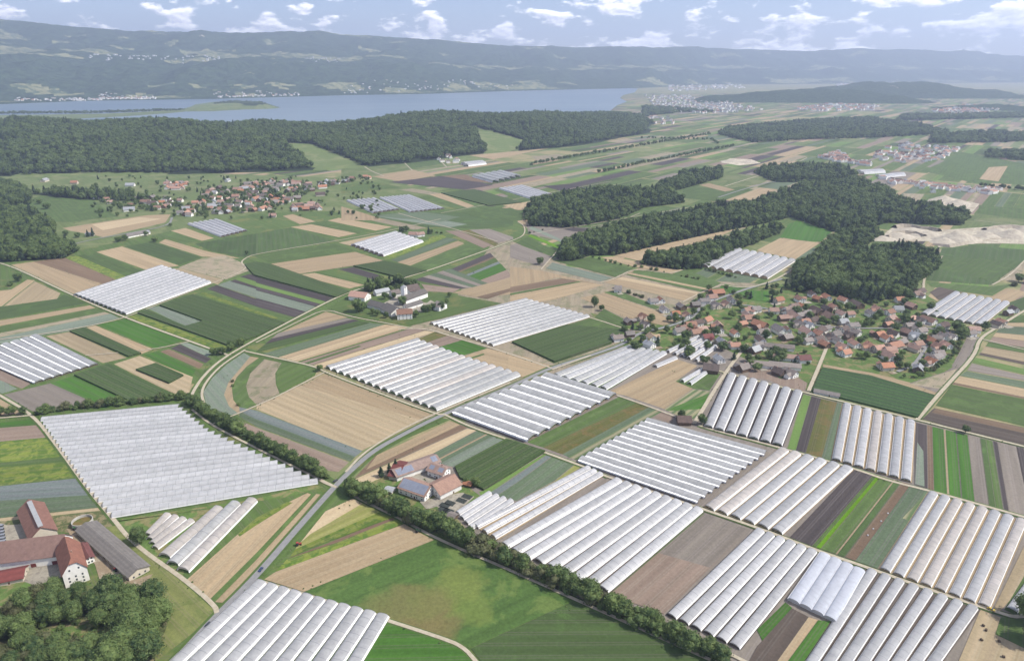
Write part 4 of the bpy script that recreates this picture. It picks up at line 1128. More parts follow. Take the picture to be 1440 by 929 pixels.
def forest(name, pts, label, hmin=15, hmax=22, conif=0.25, wide=1.0, seed=1):
    r = random.Random(seed)
    me = bpy.data.meshes.new(name)
    me.from_pydata(pts, [], [])
    sc, kd = [], []
    for p in pts:
        k = r.random() < conif * (1 + 1.2 * mnoise.noise(Vector((p[0], p[1], 0)) * 0.006))
        h = (r.uniform(hmin, hmax) / 10 + hmax * .016 * mnoise.noise(Vector((p[0], p[1], 5)) * 0.012)) * (1.12 if k else 1)
        if r.random() < .08: h *= 1.22
        w = wide * r.uniform(.85, 1.15) * (1.25 if k else 1)
        sc += [h * w, h * w, h]; kd.append(r.choice([4, 5]) if k else r.choice([0, 1, 2, 3]))
    a = me.attributes.new('sc', 'FLOAT_VECTOR', 'POINT'); a.data.foreach_set('vector', sc)
    b = me.attributes.new('kind_i', 'INT', 'POINT'); b.data.foreach_set('value', kd)
    o = obj(name, me)
    md = o.modifiers.new('scatter', 'NODES'); md.node_group = ng
    return tag(o, label, 'forest', None, 'stuff')
def scatter_px(poly, sp, seed=1, holes=(), hfun=None):
    r = random.Random(seed)
    w = [G(*p) for p in poly]
    x0, x1 = min(p.x for p in w), max(p.x for p in w); y0, y1 = min(p.y for p in w), max(p.y for p in w)
    pts = []
    y = y0
    while y < y1:
        x = x0
        while x < x1:
            xx, yy = x + r.uniform(-.7, .7) * sp, y + r.uniform(-.7, .7) * sp
            if inside(xx, yy, w):
                px, py = PX((xx, yy, 0))
                if not any(inside(px, py, h) for h in holes): pts.append((xx, yy, -0.3))
            x += sp
        y += sp
    return pts
FORESTS = [('forest', [(738, 302), (748, 318), (800, 320), (865, 309), (905, 292), (962, 285), (934, 271), (850, 269), (800, 272), (748, 288)], 11, 'dark forest block standing alone on the plain'),
           ('forest', [(918, 266), (930, 273), (965, 264), (1014, 250), (1014, 240), (960, 246)], 12, 'narrow strip of forest behind the first block'),
           ('forest', [(783, 364), (805, 367), (831, 359), (865, 359), (947, 340), (1017, 325), (1080, 313), (1112, 305), (1105, 296), (1060, 288), (1000, 297), (906, 312), (836, 330), (797, 345)], 9.5, 'long forest above the tan clearing'),
           ('forest', [(902, 371), (952, 379), (985, 377), (1038, 351), (1085, 332), (1100, 322), (1060, 330), (1017, 341), (968, 357), (920, 365)], 9, 'forest strip below the tan clearing'),
           ('forest', [(1116, 409), (1145, 410), (1183, 417), (1225, 427), (1245, 420), (1281, 417), (1284, 398), (1300, 391), (1320, 370), (1308, 361), (1276, 353), (1204, 356), (1157, 364), (1119, 380)], 8, 'dense wood right behind the village'),
           ('forest', [(1040, 296), (1085, 300), (1112, 304), (1140, 315), (1172, 326), (1225, 318), (1250, 313), (1262, 314), (1350, 317), (1362, 306), (1320, 292), (1270, 287), (1240, 266), (1200, 255), (1130, 262), (1070, 284)], 11, 'large forest on the rise before the gravel pit'),
           ('forest', [(1150, 362), (1190, 354), (1225, 340), (1240, 330), (1225, 326), (1172, 336)], 10, 'forest tongue linking the wood with the large forest'),
           ('forest', [(1060, 243), (1090, 256), (1150, 256), (1206, 249), (1180, 236), (1100, 236)], 12, 'forest patch beyond the large forest'),
           ('forest', [(1010, 190), (1060, 201), (1150, 196), (1235, 194), (1335, 188), (1290, 176), (1220, 167), (1120, 172), (1020, 182)], 17, 'long dark forest far out on the plain'),
           ('forest', [(1305, 202), (1430, 200), (1480, 192), (1400, 186), (1310, 191)], 17, 'small dark forest at the far right'),
           ('forest', [(1260, 170), (1440, 166), (1440, 160), (1270, 163)], 20, 'thin forest strip near the far hills'),
           ('forest', [(1385, 222), (1440, 226), (1440, 217), (1390, 215)], 17, 'thin forest strip beyond the right-hand fields'),
           ('forest', [(-40, 300), (20, 298), (45, 302), (74, 316), (78, 342), (110, 352), (90, 363), (-40, 371)], 8, 'wood at the left edge beside the road'),
           ('forest', [(-40, 262), (20, 262), (42, 272), (43, 287), (-40, 294)], 10, 'wood on the slope at the left edge'),
           ('forest', [(40, 272), (90, 270), (140, 272), (180, 276), (205, 283), (120, 281), (70, 276)], 13, 'belt of trees above the left village meadow'),
           ('forest', [(-60, 160.5), (120, 160), (260, 155.5), (262, 153.5), (120, 157), (-60, 158.5)], 26, 'tree line along the thin peninsula'),
           ('forest', [(300, 146.5), (330, 144.2), (365, 145.5), (380, 148), (350, 147.5), (320, 147.5)], 24, 'woods on the island hill'),
           ('forest', [(903, 165), (960, 158), (1010, 158), (960, 154), (905, 150)], 24, 'scattered woods at the lake end')]
for i, (nm, poly, sp, lb) in enumerate(FORESTS):
    forest(nm, scatter_px(poly, sp, i), lb, *((7, 12) if sp == 26 else (11, 23)), .3, 1.0 if sp < 13 else sp / 13.0, i)
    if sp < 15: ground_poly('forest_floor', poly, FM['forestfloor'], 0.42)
pts = []
r_ = random.Random(77)
sp = 14.5
for ix in range(-330, 90):
    for iy in range(140, 430):
        x, y = ix * sp + r_.uniform(-9, 9), iy * sp + r_.uniform(-9, 9)
        if x < -2600: continue
        z = ridge_h(LRIDGE, x, y)
        if z < max(.6, 2.0 + 4 * mnoise.noise(Vector((x, y, 0)) * .01)): continue
        px, py = PX((x, y, z))
        if px < -30 or any(inside(px, py, c) for c in CLEAR): continue
        cy = np.interp(px, [-400, 0, 330, 480, 650, 740, 820, 880], [3000, 3050, 3100, 3300, 3650, 4000, 4500, 5000])
        if y > cy + 170: continue
        pts.append((x, y, z - .5))
forest('forest', pts, 'forest covering the long ridge in front of the lake', 12, 25, .22, 1.15, 5)
# tree belts that read as lines far out on the plain
for pxs, n, h, lb in [([(743, 233), (800, 222), (880, 209), (960, 195), (1000, 189)], 120, 11, 'far line of trees running across the plain, upper one'), ([(843, 243), (900, 231), (960, 219), (1030, 206)], 85, 11, 'far line of trees running across the plain, lower one'),
                      ([(900, 195), (1000, 197), (1010, 203)], 30, 10, 'short far tree line near the long forest'), ([(1380, 262), (1440, 268)], 14, 10, 'far hedge at the right edge')]:
    forest('tree_belt', [tuple(p) for p in along(pxs, n, 6)], lb, 8, 14, .1, 1.1, n)

# weeds along field margins and tracks
wd = random.Random(6)
pts = []
for a_, b_ in EDGES:
    L = (b_ - a_).length
    if min(a_.y, b_.y) > 1150: continue
    for k in range(int(L / 7)):
        if wd.random() < .45: continue
        p = a_.lerp(b_, wd.random()); q = wd.gauss(0, 1.3); dd = (b_ - a_).normalized()
        if mnoise.noise(Vector((p.x, p.y, 2)) * .03) < -.1: continue
        pts.append((p.x - dd.y * (q + math.copysign(1.6, q)), p.y + dd.x * (q + math.copysign(1.6, q)), .1))
forest('margin_weeds', pts, 'weedy tufts along the field margins and tracks', .4, 1.0, 0, 1.6, 3)

pts = []
for pxs, n in ROWS: pts += [(p.x, p.y, -.1) for p in along(pxs, n * 4, 3.6)]
forest('hedge_undergrowth', pts, 'undergrowth and shrubs beneath the tree rows', 2.0, 5.0, .05, 1.35, 14)
pts = [(p.x + wd.gauss(0, 2), p.y + wd.gauss(0, 2), -.1) for nm, poly, sp, lb in FORESTS if sp < 13 for p in along(poly + [poly[0]], 170, 3)]
forest('forest_fringe', pts, 'ragged shrubs along the forest edges', 3.0, 9.0, .1, 1.2, 15)
pts = [(x, y, z) for x, y, z in scatter_px([K('B1', *q) for q in [(150, 730), (500, 700), (720, 760), (700, 900), (250, 880), (120, 820)]], 6, 3)]
forest('wood_undergrowth', pts, 'shrubs in the clearing of the lower left wood', 1.5, 5.0, 0, 1.2, 16)
# ------------------------------------------------------------------ polytunnels
def film_mat(name, col, col2, clear, rough, trans=0.35):
    m, nt, b = nodes(name)
    oi = nt.nodes.new('ShaderNodeObjectInfo')
    pos = nt.nodes.new('ShaderNodeNewGeometry').outputs['Position']
    f = noise_n(nt, pos, 0.12, 4, 0.65)
    base = mixrgb(nt, ramp(nt, f, 0.2, 0.8), col, col2)
    hv = N(nt, 'ShaderNodeHueSaturation')
    mm = N(nt, 'ShaderNodeMapRange'); mm.inputs[3].default_value = 0.90; mm.inputs[4].default_value = 1.06
    nt.links.new(oi.outputs['Random'], mm.inputs[0]); nt.links.new(mm.outputs[0], hv.inputs['Value'])
    gen = nt.nodes.new('ShaderNodeTexCoord').outputs['Generated']
    gm = N(nt, 'ShaderNodeMapping'); gm.inputs['Scale'].default_value = (26, 1.6, 1.0); nt.links.new(gen, gm.inputs[0])
    ga = N(nt, 'ShaderNodeVectorMath', operation='ADD'); nt.links.new(gm.outputs[0], ga.inputs[0]); nt.links.new(oi.outputs['Location'], ga.inputs[1])
    bay = noise_n(nt, ga.outputs[0], 1.0, 2, 0.6)
    base = mixrgb(nt, 1.0, base, ramp(nt, bay, 0.32, 0.68, (0.90, 0.90, 0.905, 1), (1.06, 1.06, 1.06, 1)), 'MULTIPLY')
    nt.links.new(base, hv.inputs['Color'])
    nt.links.new(hv.outputs[0], b.inputs['Base Color'])
    b.inputs['Roughness'].default_value = rough
    b.inputs['Specular IOR Level'].default_value = 0.75
    fb = noise_n(nt, pos, 0.55, 2, 0.5)
    bp = N(nt, 'ShaderNodeBump', Strength=0.08, Distance=0.2)
    nt.links.new(fb, bp.inputs['Height']); nt.links.new(bp.outputs[0], b.inputs['Normal'])
    tl = nt.nodes.new('ShaderNodeBsdfTranslucent'); nt.links.new(hv.outputs[0], tl.inputs[0])
    mx = nt.nodes.new('ShaderNodeMixShader'); mx.inputs[0].default_value = trans
    nt.links.new(b.outputs[0], mx.inputs[1]); nt.links.new(tl.outputs[0], mx.inputs[2])
    tp = nt.nodes.new('ShaderNodeBsdfTransparent')
    tp.inputs[0].default_value = (.92, .93, .94, 1)
    mc = N(nt, 'ShaderNodeMath', operation='MULTIPLY'); mc.inputs[1].default_value = clear * 1.6
    nt.links.new(f, mc.inputs[0])
    m2 = nt.nodes.new('ShaderNodeMixShader')
    nt.links.new(mc.outputs[0], m2.inputs[0]); nt.links.new(mx.outputs[0], m2.inputs[1]); nt.links.new(tp.outputs[0], m2.inputs[2])
    nt.links.new(m2.outputs[0], nt.nodes['Material Output'].inputs[0])
    return m
FILM = {'white': film_mat('white_film', (.59, .59, .60, 1), (.50, .505, .52, 1), 0.10, 0.24),
        'grey': film_mat('clear_film', (.55, .55, .555, 1), (.47, .475, .48, 1), 0.22, 0.24),
        'pink': film_mat('rosy_film', (.60, .555, .525, 1), (.51, .475, .445, 1), 0.16, 0.25),
        'mid': film_mat('dull_film', (.50, .50, .51, 1), (.42, .425, .435, 1), 0.10, 0.22),
        'bright': film_mat('bright_film', (.63, .63, .645, 1), (.53, .535, .55, 1), 0.10, 0.20)}
M_SKIRT = plain_mat('white_film_skirt', (.80, .80, .80, 1), (.70, .70, .71, 1), 0.4, 0.4, 0.5)
M_HOOP = plain_mat('steel_hoop', (.25, .26, .28, 1), (.20, .21, .23, 1), 1.0, 0.5, 0.5, metal=0.3)
M_CROP = plain_mat('tunnel_crop', (.055, .09, .035, 1), (.09, .12, .05, 1), 0.8, 0.9, 0.1)
def xsec(a): return (.5 * math.copysign(abs(math.cos(a)) ** .85, math.cos(a)), abs(math.sin(a)) ** .85)
_cov, _hps, _crp = {}, {}, {}
ARC = [R(15 + 150 * k / 10) for k in range(11)]
def cover_mesh(n):
    if n not in _cov:
        vs, rr = [], random.Random(n)
        for i in range(2 * n + 1):
            s = 1.0 if i % 2 == 0 else 0.986
            for k, a in enumerate(ARC):
                y, z = xsec(a); e = rr.uniform(-.006, .006)
                vs.append((i / (2 * n), y * (s + e), z * (s + e)))
        fs = [(i * 11 + k, i * 11 + k + 1, (i + 1) * 11 + k + 1, (i + 1) * 11 + k) for i in range(2 * n) for k in range(10)]
        _cov[n] = mesh('tunnel_cover', vs, fs, [FILM['white']], smooth=True)
        _cov[n].polygons.foreach_set('use_smooth', [True] * len(fs))
    return _cov[n]
def skirt_mesh(sgn, top=17):
    vs = []
    for i in range(13):
        for a in (0, top * .5, top + (2 if i % 2 else 0)):
            y, z = xsec(R(a)); vs.append((i / 12, sgn * y * 1.015, z * 1.015 + .004))
    fs = [(i * 3 + k, i * 3 + k + 1, i * 3 + k + 4, i * 3 + k + 3) for i in range(12) for k in range(2)]
    return mesh('skirt', vs, fs, [M_SKIRT], smooth=True)
SKIRT = {1: skirt_mesh(1), -1: skirt_mesh(-1)}
WSKIRT = {1: skirt_mesh(1, 31), -1: skirt_mesh(-1, 31)}
def hoop_geom(x0, x1, w):
    vs = []
    for a in [R(180 * k / 12) for k in range(13)]:
        y, z = xsec(a)
        vs += [(x0, y * 1.0, z * 1.0), (x0, y * 1.016, z * 1.016), (x1, y * 1.016, z * 1.016), (x1, y, z)]
    fs = []
    for k in range(12):
        for q in range(4): fs.append((k * 4 + q, k * 4 + (q + 1) % 4, k * 4 + 4 + (q + 1) % 4, k * 4 + 4 + q))
    return vs, fs
HOOP = mesh('hoop', *hoop_geom(-.12, .12, 1), [M_HOOP])
def hoops_mesh(n):
    if n not in _hps:
        m = MB()
        for i in range(n + 1): m.add(*hoop_geom(i / n - .0014, i / n + .0014, 1))
        _hps[n] = m.mesh('hoops', [M_HOOP])
    return _hps[n]
def end_mesh():
    up = [xsec(R(25 + 130 * k / 10)) for k in range(11)]
    vs = [(0, y * .99, z * .99) for y, z in up] + [(0, y * .72, .36 + z * .26) for y, z in up]
    return mesh('end_panel', vs, [(k, k + 1, k + 12, k + 11) for k in range(10)], [FILM['grey']])
END = end_mesh()
def crop_mesh(n):
    m, r = MB(), random.Random(n)
    for s in (-.3, 0, .3):
        for i in range(24):
            x = i / 24
            m.box(x + .002, x + .039, s - .09, s + .09, 0.01, .20 + r.uniform(-.05, .05))
    return m.mesh('crop_rows', [M_CROP])
CROP_ROWS = crop_mesh(1)
def lerp_poly(pl, t):
    d = [0]
    for a, b in zip(pl[:-1], pl[1:]): d.append(d[-1] + (b - a).length)
    s = t * d[-1]
    for k in range(len(pl) - 1):
        if s <= d[k + 1] or k == len(pl) - 2: return pl[k].lerp(pl[k + 1], (s - d[k]) / max(d[k + 1] - d[k], 1e-6))
N_T = [0]
def gutter_mesh():
    vs = []
    for i in range(25):
        for y, z in ((-.5, .18), (-.2, -.02), (.2, -.02), (.5, .18)): vs.append((i / 24, y * (1 + .12 * math.sin(i * 2.1)), z + .05 * math.sin(i * 1.7)))
    return mesh('gutter_film', vs, [(i * 4 + k, i * 4 + k + 1, i * 4 + k + 5, i * 4 + k + 4) for i in range(24) for k in range(3)], [M_SKIRT], smooth=True)
GUTTER = gutter_mesh()
def tunnel(a, b, w, h, style, label, group, near, wide=False):
    d = b - a; L = d.length
    e = empty('polytunnel', (a.x, a.y, 0), math.atan2(d.y, d.x), label, 'polytunnel', group)
    bays = max(4, min(26, int(L / 6.6)))
    z0 = 0.30
    obj('cover', cover_mesh(bays), e, FILM[style], loc=(0, 0, z0), scale=(L, w, h))
    for s in (1, -1): obj('skirt', (WSKIRT if wide else SKIRT)[s], e, loc=(0, 0, z0), scale=(L, w, h))
    if wide and style == 'grey': obj('gutter_film', GUTTER, e, loc=(0, -w * .5, z0 + h * .62), scale=(L, w * .23, 1))
    if near == 2:
        for i in range(bays + 1): obj('hoop', HOOP, e, loc=(L * i / bays, 0, z0), scale=(1, w, h))
    else:
        tag(obj('hoops', hoops_mesh(bays), e, loc=(0, 0, z0), scale=(L, w, h)), kind='stuff')
    if near:
        obj('end_panel', END, e, FILM[style], loc=(0.05, 0, z0), scale=(1, w, h)); obj('end_panel', END, e, FILM[style], loc=(L - .05, 0, z0), scale=(1, w, h))
        tag(obj('crop_rows', CROP_ROWS, e, loc=(1, 0, z0), scale=(L - 2, w, h)), kind='stuff')
    N_T[0] += 1
    return e
def block(desc, group, se, ee, n, styles, near, wf=.93, side='left', under='soilgrey', hf=.34, jit=0.0, wide=False):
    S, E_ = [G(*p) for p in se], [G(*p) for p in ee]
    ax_ = ((E_[0] + E_[-1]) - (S[0] + S[-1])).normalized()
    pr = Vector((-ax_.y, ax_.x, 0))
    w = (abs((S[-1] - S[0]).dot(pr)) + abs((E_[-1] - E_[0]).dot(pr))) / 2 / n
    if under:
        field_px(under, [PX(p) for p in S] + [PX(p) for p in reversed(E_)], 'tunnel_ground')
    rr = random.Random(n * 7 + int(se[0][0]))
    for i in range(n):
        t = (i + .5) / n
        a, b = lerp_poly(S, t), lerp_poly(E_, t)
        u = (b - a).normalized()
        a = a + u * rr.uniform(-jit, jit); b = b + u * rr.uniform(-jit, jit)
        st = styles[i % len(styles)] if isinstance(styles, (list, tuple)) else styles
        k = (ordinal(i), side) if i < n / 2 else (ordinal(n - 1 - i), {'left': 'right', 'top': 'bottom', 'upper': 'lower'}[side])
        tunnel(a, b, w * wf, w * hf, st, '%s, %s from %s' % (desc, *k) if n > 1 else desc, group, near, wide)
def kk(c, *uv): return [K(c, uv[i], uv[i + 1]) for i in range(0, len(uv), 2)]
block('white polytunnel in the big left block beside the tree row', 'tunnels of the big left block', [(58, 588), (95, 640), (126, 686), (162, 729)], [(249, 570), (292, 606), (342, 630), (400, 656), (453, 680)], 23, ['bright', 'white', 'bright'], 2, .88, 'top', 'grassdark', .36, 0)
block('polytunnel in the bottom foreground block by the road', 'tunnels of the foreground block', [(360, 817), (456, 845), (548, 869)], [(178, 985), (340, 985), (480, 985)], 11, 'mid', 2, .90, 'left', 'green', .28, 0, True)
block('short polytunnel beside the dark round tree', 'short tunnels by the round tree', kk('B1', 895, 128, 1070, 172), kk('B1', 800, 235, 855, 330), 4, 'pink', 1, .95, 'left', None, .42)
block('long narrow polytunnel right of the short ones', 'long narrow tunnels by the track', kk('B1', 1150, 118, 1290, 76, 1425, 50), kk('B1', 880, 345, 945, 408, 1030, 462), 3, ['pink', 'grey'], 1, .92, 'left', None, .40)
block('grey polytunnel in the mid-left block by the crossing', 'tunnels of the mid-left block', kk('M1', 405, 447, 685, 555), kk('M1', 872, 290, 1148, 382), 12, 'white', 1, .88, 'top', 'brown')
block('polytunnel with white ridge at the left edge', 'tunnels at the left edge', kk('M1', 215, 665, -170, 775), kk('M1', 535, 825, 190, 928), 7, 'grey', 1, .95, 'upper', 'soil', .34, 0, True)
block('polytunnel just below the left village', 'tunnels below the left village', kk('M1', 1020, 62, 1188, 36), kk('M1', 1205, 132, 1345, 96), 6, 'white', 0, .92, 'left', 'soil')
block('far polytunnel, left of the two pale blocks', 'far pale tunnel block, left', kk('T2', 20, 848, 145, 838), kk('T2', 135, 900, 245, 884), 6, 'white', 0, .95, 'left', 'soil')
block('far polytunnel, right of the two pale blocks', 'far pale tunnel block, right', kk('T2', 160, 836, 290, 824), kk('T2', 290, 896, 435, 880), 8, 'white', 0, .95, 'left', 'soil')
block('far net tunnel in the upper greenish block', 'far net tunnels', kk('T2', 553, 748, 680, 726), kk('T2', 640, 772, 752, 745), 5, 'grey', 0, .95, 'left', 'green')
block('far polytunnel beside the forest block', 'far tunnels by the forest', kk('T2', 665, 798, 765, 784), kk('T2', 805, 842, 885, 820), 6, 'white', 0, .95, 'left', 'soil')
block('white greenhouse tunnel at the far hamlet', 'far hamlet greenhouses', kk('T2', 508, 692, 530, 704), kk('T2', 590, 685, 604, 694), 2, 'bright', 0, .95, 'top', None)
block('long far greenhouse by the right hamlet', 'far right greenhouses', kk('T3', 735, 724, 760, 736), kk('T3', 838, 720, 845, 730), 2, 'bright', 0, .9, 'top', None)
block('long far greenhouse nearer the wood', 'far right greenhouses nearer', kk('T3', 815, 742, 835, 752), kk('T3', 925, 732, 932, 742), 2, 'bright', 0, .9, 'top', None)
block('polytunnel of the small block by the lone farmstead', 'tunnels by the lone farmstead', kk('M2', 520, 176, 692, 238), kk('M2', 752, 106, 908, 160), 7, 'bright', 0, .93, 'top', 'soil')
block('polytunnel in the block right of the silo farm', 'tunnels right of the silo farm', kk('M2', 945, 600, 1295, 724), [(737, 421), (830, 446)], 12, 'grey', 1, .92, 'top', 'tan', .32)
block('polytunnel in the central block above the stubble field', 'tunnels of the central block', kk('L2', 375, 66, 990, 302), [(584, 478), (650, 503), (733, 529)], 15, ['grey', 'grey', 'grey', 'pink'], 2, .95, 'top', 'green', .34)
block('clear polytunnel with white gutter below the village road', 'clear tunnels below the road', kk('L3', 205, 105, -330, 320), kk('L3', 572, 216, 78, 470), 9, 'grey', 1, .97, 'upper', 'soil', .33, 0, True)
block('polytunnel leading up to the village edge', 'tunnels at the village edge', [(776, 527), (855, 549)], kk('U', 150, 700, 560, 770), 6, ['grey', 'white'], 1, .88, 'left', 'green')
tunnel(G(921, 516), G(950, 504), 6.5, 2.8, 'white', 'small single polytunnel at the end of the village-edge tunnels', None, 0)
block('small garden tunnel behind the village houses', 'garden tunnels in the village', kk('U', 530, 745, 880, 860), kk('U', 850, 595, 1065, 715), 5, 'bright', 0, .62, 'left', None, .42)
block('small tunnel beside the dark-roofed field barn', 'tunnels beside the field barn', kk('L3', 905, 138, 985, 165), kk('L3', 1045, 62, 1055, 108), 2, 'bright', 0, .7, 'left', None, .42)
block('clear polytunnel with bright gutter in the wide middle block', 'clear tunnels of the middle block', kk('L3', 748, 348, 355, 578), kk('L3', 1394, 526, 1000, 806), 11, 'grey', 2, .97, 'upper', 'soilgrey', .33, 0, True)
block('polytunnel left of the ochre strip below the village', 'tunnels left of the ochre strip', [(1022, 526), (1130, 554)], [(988, 600), (1101, 629)], 7, 'mid', 2, .78, 'left', 'dark', .32, 0, True)
block('polytunnel right of the ochre strip below the village', 'tunnels right of the ochre strip', [(1184, 568), (1288, 595)], [(1168, 646), (1282, 679)], 7, ['mid', 'mid', 'white', 'pink'], 2, .78, 'left', 'tan', .30, 0, True)
block('polytunnel in the bright block above the tree row', 'tunnels of the bright block', kk('L3', 555, 672, 1045, 850), [(703, 764), (725, 777), (858, 834)], 9, ['white', 'mid'], 2, .88, 'left', 'darkbrown', .32, 0, True)
block('narrow tunnel at the left side of the bright block', 'narrow tunnels by the bright block', kk('L3', 400, 605, 500, 655), [(664, 738), (700, 760)], 3, 'bright', 1, .74, 'left', 'tan')
block('small tunnel beside the black plant mats', 'small tunnels by the plant mats', kk('S', 1100, 520, 1390, 620), kk('S', 790, 715, 960, 905), 4, 'white', 1, .80, 'left', None, .42)
block('polytunnel above the dark strip field', 'tunnels above the dark strip', [(1094, 631), (1201, 661)], [(988, 713), (1102, 752)], 6, ['pink', 'pink', 'mid', 'white', 'mid', 'mid'], 2, .86, 'left', 'tan', .30, 0, True)
block('polytunnel beside the blue-white greenhouse', 'tunnels beside the greenhouse', [(1062, 744), (1150, 778)], [(936, 864), (1042, 914)], 6, ['white', 'mid'], 2, .88, 'left', 'darkbrown', .32, 0, True)
block('polytunnel in the lower right corner block', 'tunnels of the lower right block', [(1217, 800), (1379, 858)], [(1094, 985), (1286, 985)], 8, 'mid', 2, .80, 'left', 'darkbrown', .30, 0, True)
block('polytunnel in the right edge block beside the cabbages', 'tunnels of the right edge block', [(1304, 692), (1446, 735)], [(1235, 800), (1394, 857)], 8, ['mid', 'mid', 'pink', 'pink', 'pink', 'mid', 'mid', 'pink'], 2, .80, 'left', 'tan', .30, 0, True)
block('single ribbed polytunnel at the right edge', None, [(1414, 856), (1431, 862)], [(1458, 795), (1476, 801)], 1, 'white', 2, .95, 'left', None)
block('polytunnel behind the village at the right end', 'tunnels behind the village', kk('M4', 1005, 432, 1318, 492), kk('M4', 825, 548, 1165, 615), 7, ['white', 'grey'], 1, .86, 'left', 'soil')
block('polytunnel in the block at the wood edge', 'tunnels at the wood edge', [(985, 375), (1080, 393)], [(1034, 351), (1119, 368)], 8, ['white', 'grey'], 0, .9, 'left', 'tan')
# multi-bay greenhouse
def greenhouse():
    c = [KG('B4', *p) for p in [(280, 348), (540, 432), (345, 702), (105, 602)]]
    o = c[0]; u = (c[1] - c[0]); v = (c[3] - c[0])
    e = empty('greenhouse', (o.x, o.y, 0), math.atan2(v.y, v.x), 'blue-white four-bay plastic greenhouse between the tunnels', 'greenhouse')
    L, W = v.length, abs(u.dot(Vector((-v.y, v.x, 0)).normalized()))
    m = film_mat('greenhouse_film', (.58, .61, .68, 1), (.52, .55, .62, 1), 0.10, 0.32)
    bw = W / 4
    for i in range(4):
        vs = []
        for x in [L * q / 8 for q in range(9)]:
            for k in range(9):
                a = math.pi * k / 8; vs.append((x, (i + .5) * bw - math.cos(a) * bw * .485, 2.4 + math.sin(a) * 1.5))
        fs = [(q * 9 + k, q * 9 + k + 1, q * 9 + k + 10, q * 9 + k + 9) for q in range(8) for k in range(8)]
        obj('roof_bay', mesh('roof_bay', vs, fs, [m], smooth=True), e)
        n = 9; vs = [(L, (i + .5) * bw - math.cos(math.pi * k / 8) * bw * .485, 2.4 + math.sin(math.pi * k / 8) * 1.5) for k in range(9)]
        obj('gable_panel', mesh('gable_panel', vs + [(L, (i + .015) * bw, 1.0), (L, (i + .985) * bw, 1.0)], [tuple(range(9)) + (10, 9)], [FILM['grey']]), e)
    for i in range(5): obj('gutter', MB().box(0, L, i * bw - .18, i * bw + .18, 2.25, 2.45).mesh('gutter', [M_SKIRT]), e)
    for y in (.1, W - .1): obj('side_wall', MB().box(0, L, y - .05, y + .05, 0, 2.24).mesh('side_wall', [m]), e)
    for q in range(9):
        for i in range(5): obj('post', MB().box(L * q / 8 - .07, L * q / 8 + .07, i * bw - .07, i * bw + .07, 0, 2.24).mesh('post', [M_HOOP]), e)
    # local +y must run from c[0] towards c[1]
    if u.dot(Vector((-v.y, v.x, 0))) < 0: e.scale = (1, -1, 1)
greenhouse()
# ------------------------------------------------------------------ buildings
def roof_mat(name, c1, c2, spacing=0.9):
    m, nt, b = nodes(name)
    pos = nt.nodes.new('ShaderNodeNewGeometry').outputs['Position']
    oi = nt.nodes.new('ShaderNodeObjectInfo')
    f = noise_n(nt, pos, 0.35, 5, 0.7)
    base = mixrgb(nt, ramp(nt, f, 0.34, 0.66), c1, c2)
    sx = nt.nodes.new('ShaderNodeSeparateXYZ'); nt.links.new(pos, sx.inputs[0])
    wv = N(nt, 'ShaderNodeTexWave', Scale=0.5 / spacing, Distortion=0.4); wv.bands_direction = 'Z'
    nt.links.new(pos, wv.inputs['Vector'])
    ff = N(nt, 'ShaderNodeMath', operation='MULTIPLY'); ff.inputs[1].default_value = .3; nt.links.new(wv.outputs['Fac'], ff.inputs[0])
    base = mixrgb(nt, ff.outputs[0], base, tuple(x * .65 for x in c2[:3]) + (1,))
    hv = N(nt, 'ShaderNodeHueSaturation')
    mm = N(nt, 'ShaderNodeMapRange'); mm.inputs[3].default_value = .78; mm.inputs[4].default_value = 1.16
    nt.links.new(oi.outputs['Random'], mm.inputs[0]); nt.links.new(mm.outputs[0], hv.inputs['Value']); nt.links.new(base, hv.inputs['Color'])
    mh = N(nt, 'ShaderNodeMapRange'); mh.inputs[3].default_value = .62; mh.inputs[4].default_value = 1.1
    wn_ = N(nt, 'ShaderNodeTexWhiteNoise'); wn_.noise_dimensions = '1D'; nt.links.new(oi.outputs['Random'], wn_.inputs['W']); nt.links.new(wn_.outputs['Value'], mh.inputs[0]); nt.links.new(mh.outputs[0], hv.inputs['Saturation'])
    nt.links.new(hv.outputs[0], b.inputs['Base Color'])
    b.inputs['Roughness'].default_value = .8
    b.inputs['Specular IOR Level'].default_value = .25
    bp = N(nt, 'ShaderNodeBump', Strength=.4, Distance=.15); nt.links.new(wv.outputs['Fac'], bp.inputs['Height']); nt.links.new(bp.outputs[0], b.inputs['Normal'])
    return m
RM = {'o': roof_mat('orange_tile', C(220, 164, 134), C(196, 142, 116)), 't': roof_mat('brown_tile', C(196, 156, 134), C(170, 132, 114)), 'g': roof_mat('grey_tile', C(182, 170, 162), C(154, 144, 138)),
      'd': roof_mat('dark_tile', C(138, 118, 110), C(110, 96, 92)), 'r': roof_mat('red_metal_roof', C(150, 92, 88), C(134, 82, 78), 2.5), 'p': roof_mat('pale_sheet_roof', C(206, 210, 214), C(186, 190, 196), 2), 'y': roof_mat('yellow_tile', C(228, 190, 138), C(210, 168, 116)), 'b': roof_mat('old_red_tile', C(182, 124, 102), C(152, 102, 86)), 'f': roof_mat('fibre_cement', C(150, 144, 138), C(128, 122, 118), 1.4)}
WMAT = [plain_mat('white_render', (.74, .73, .70, 1), (.64, .63, .60, 1), .4, .85, .2, .1), plain_mat('cream_render', (.52, .47, .39, 1), (.44, .40, .33, 1), .4, .85, .2, .1), plain_mat('timber_wall', (.14, .095, .065, 1), (.10, .07, .05, 1), .8, .85, .2, .2), plain_mat('blue_render', (.42, .50, .58, 1), (.36, .43, .50, 1), .4, .85, .2, .1)]
M_GLASS = plain_mat('window_glass', (.035, .042, .05, 1), (.05, .06, .07, 1), 1, .15, .5)
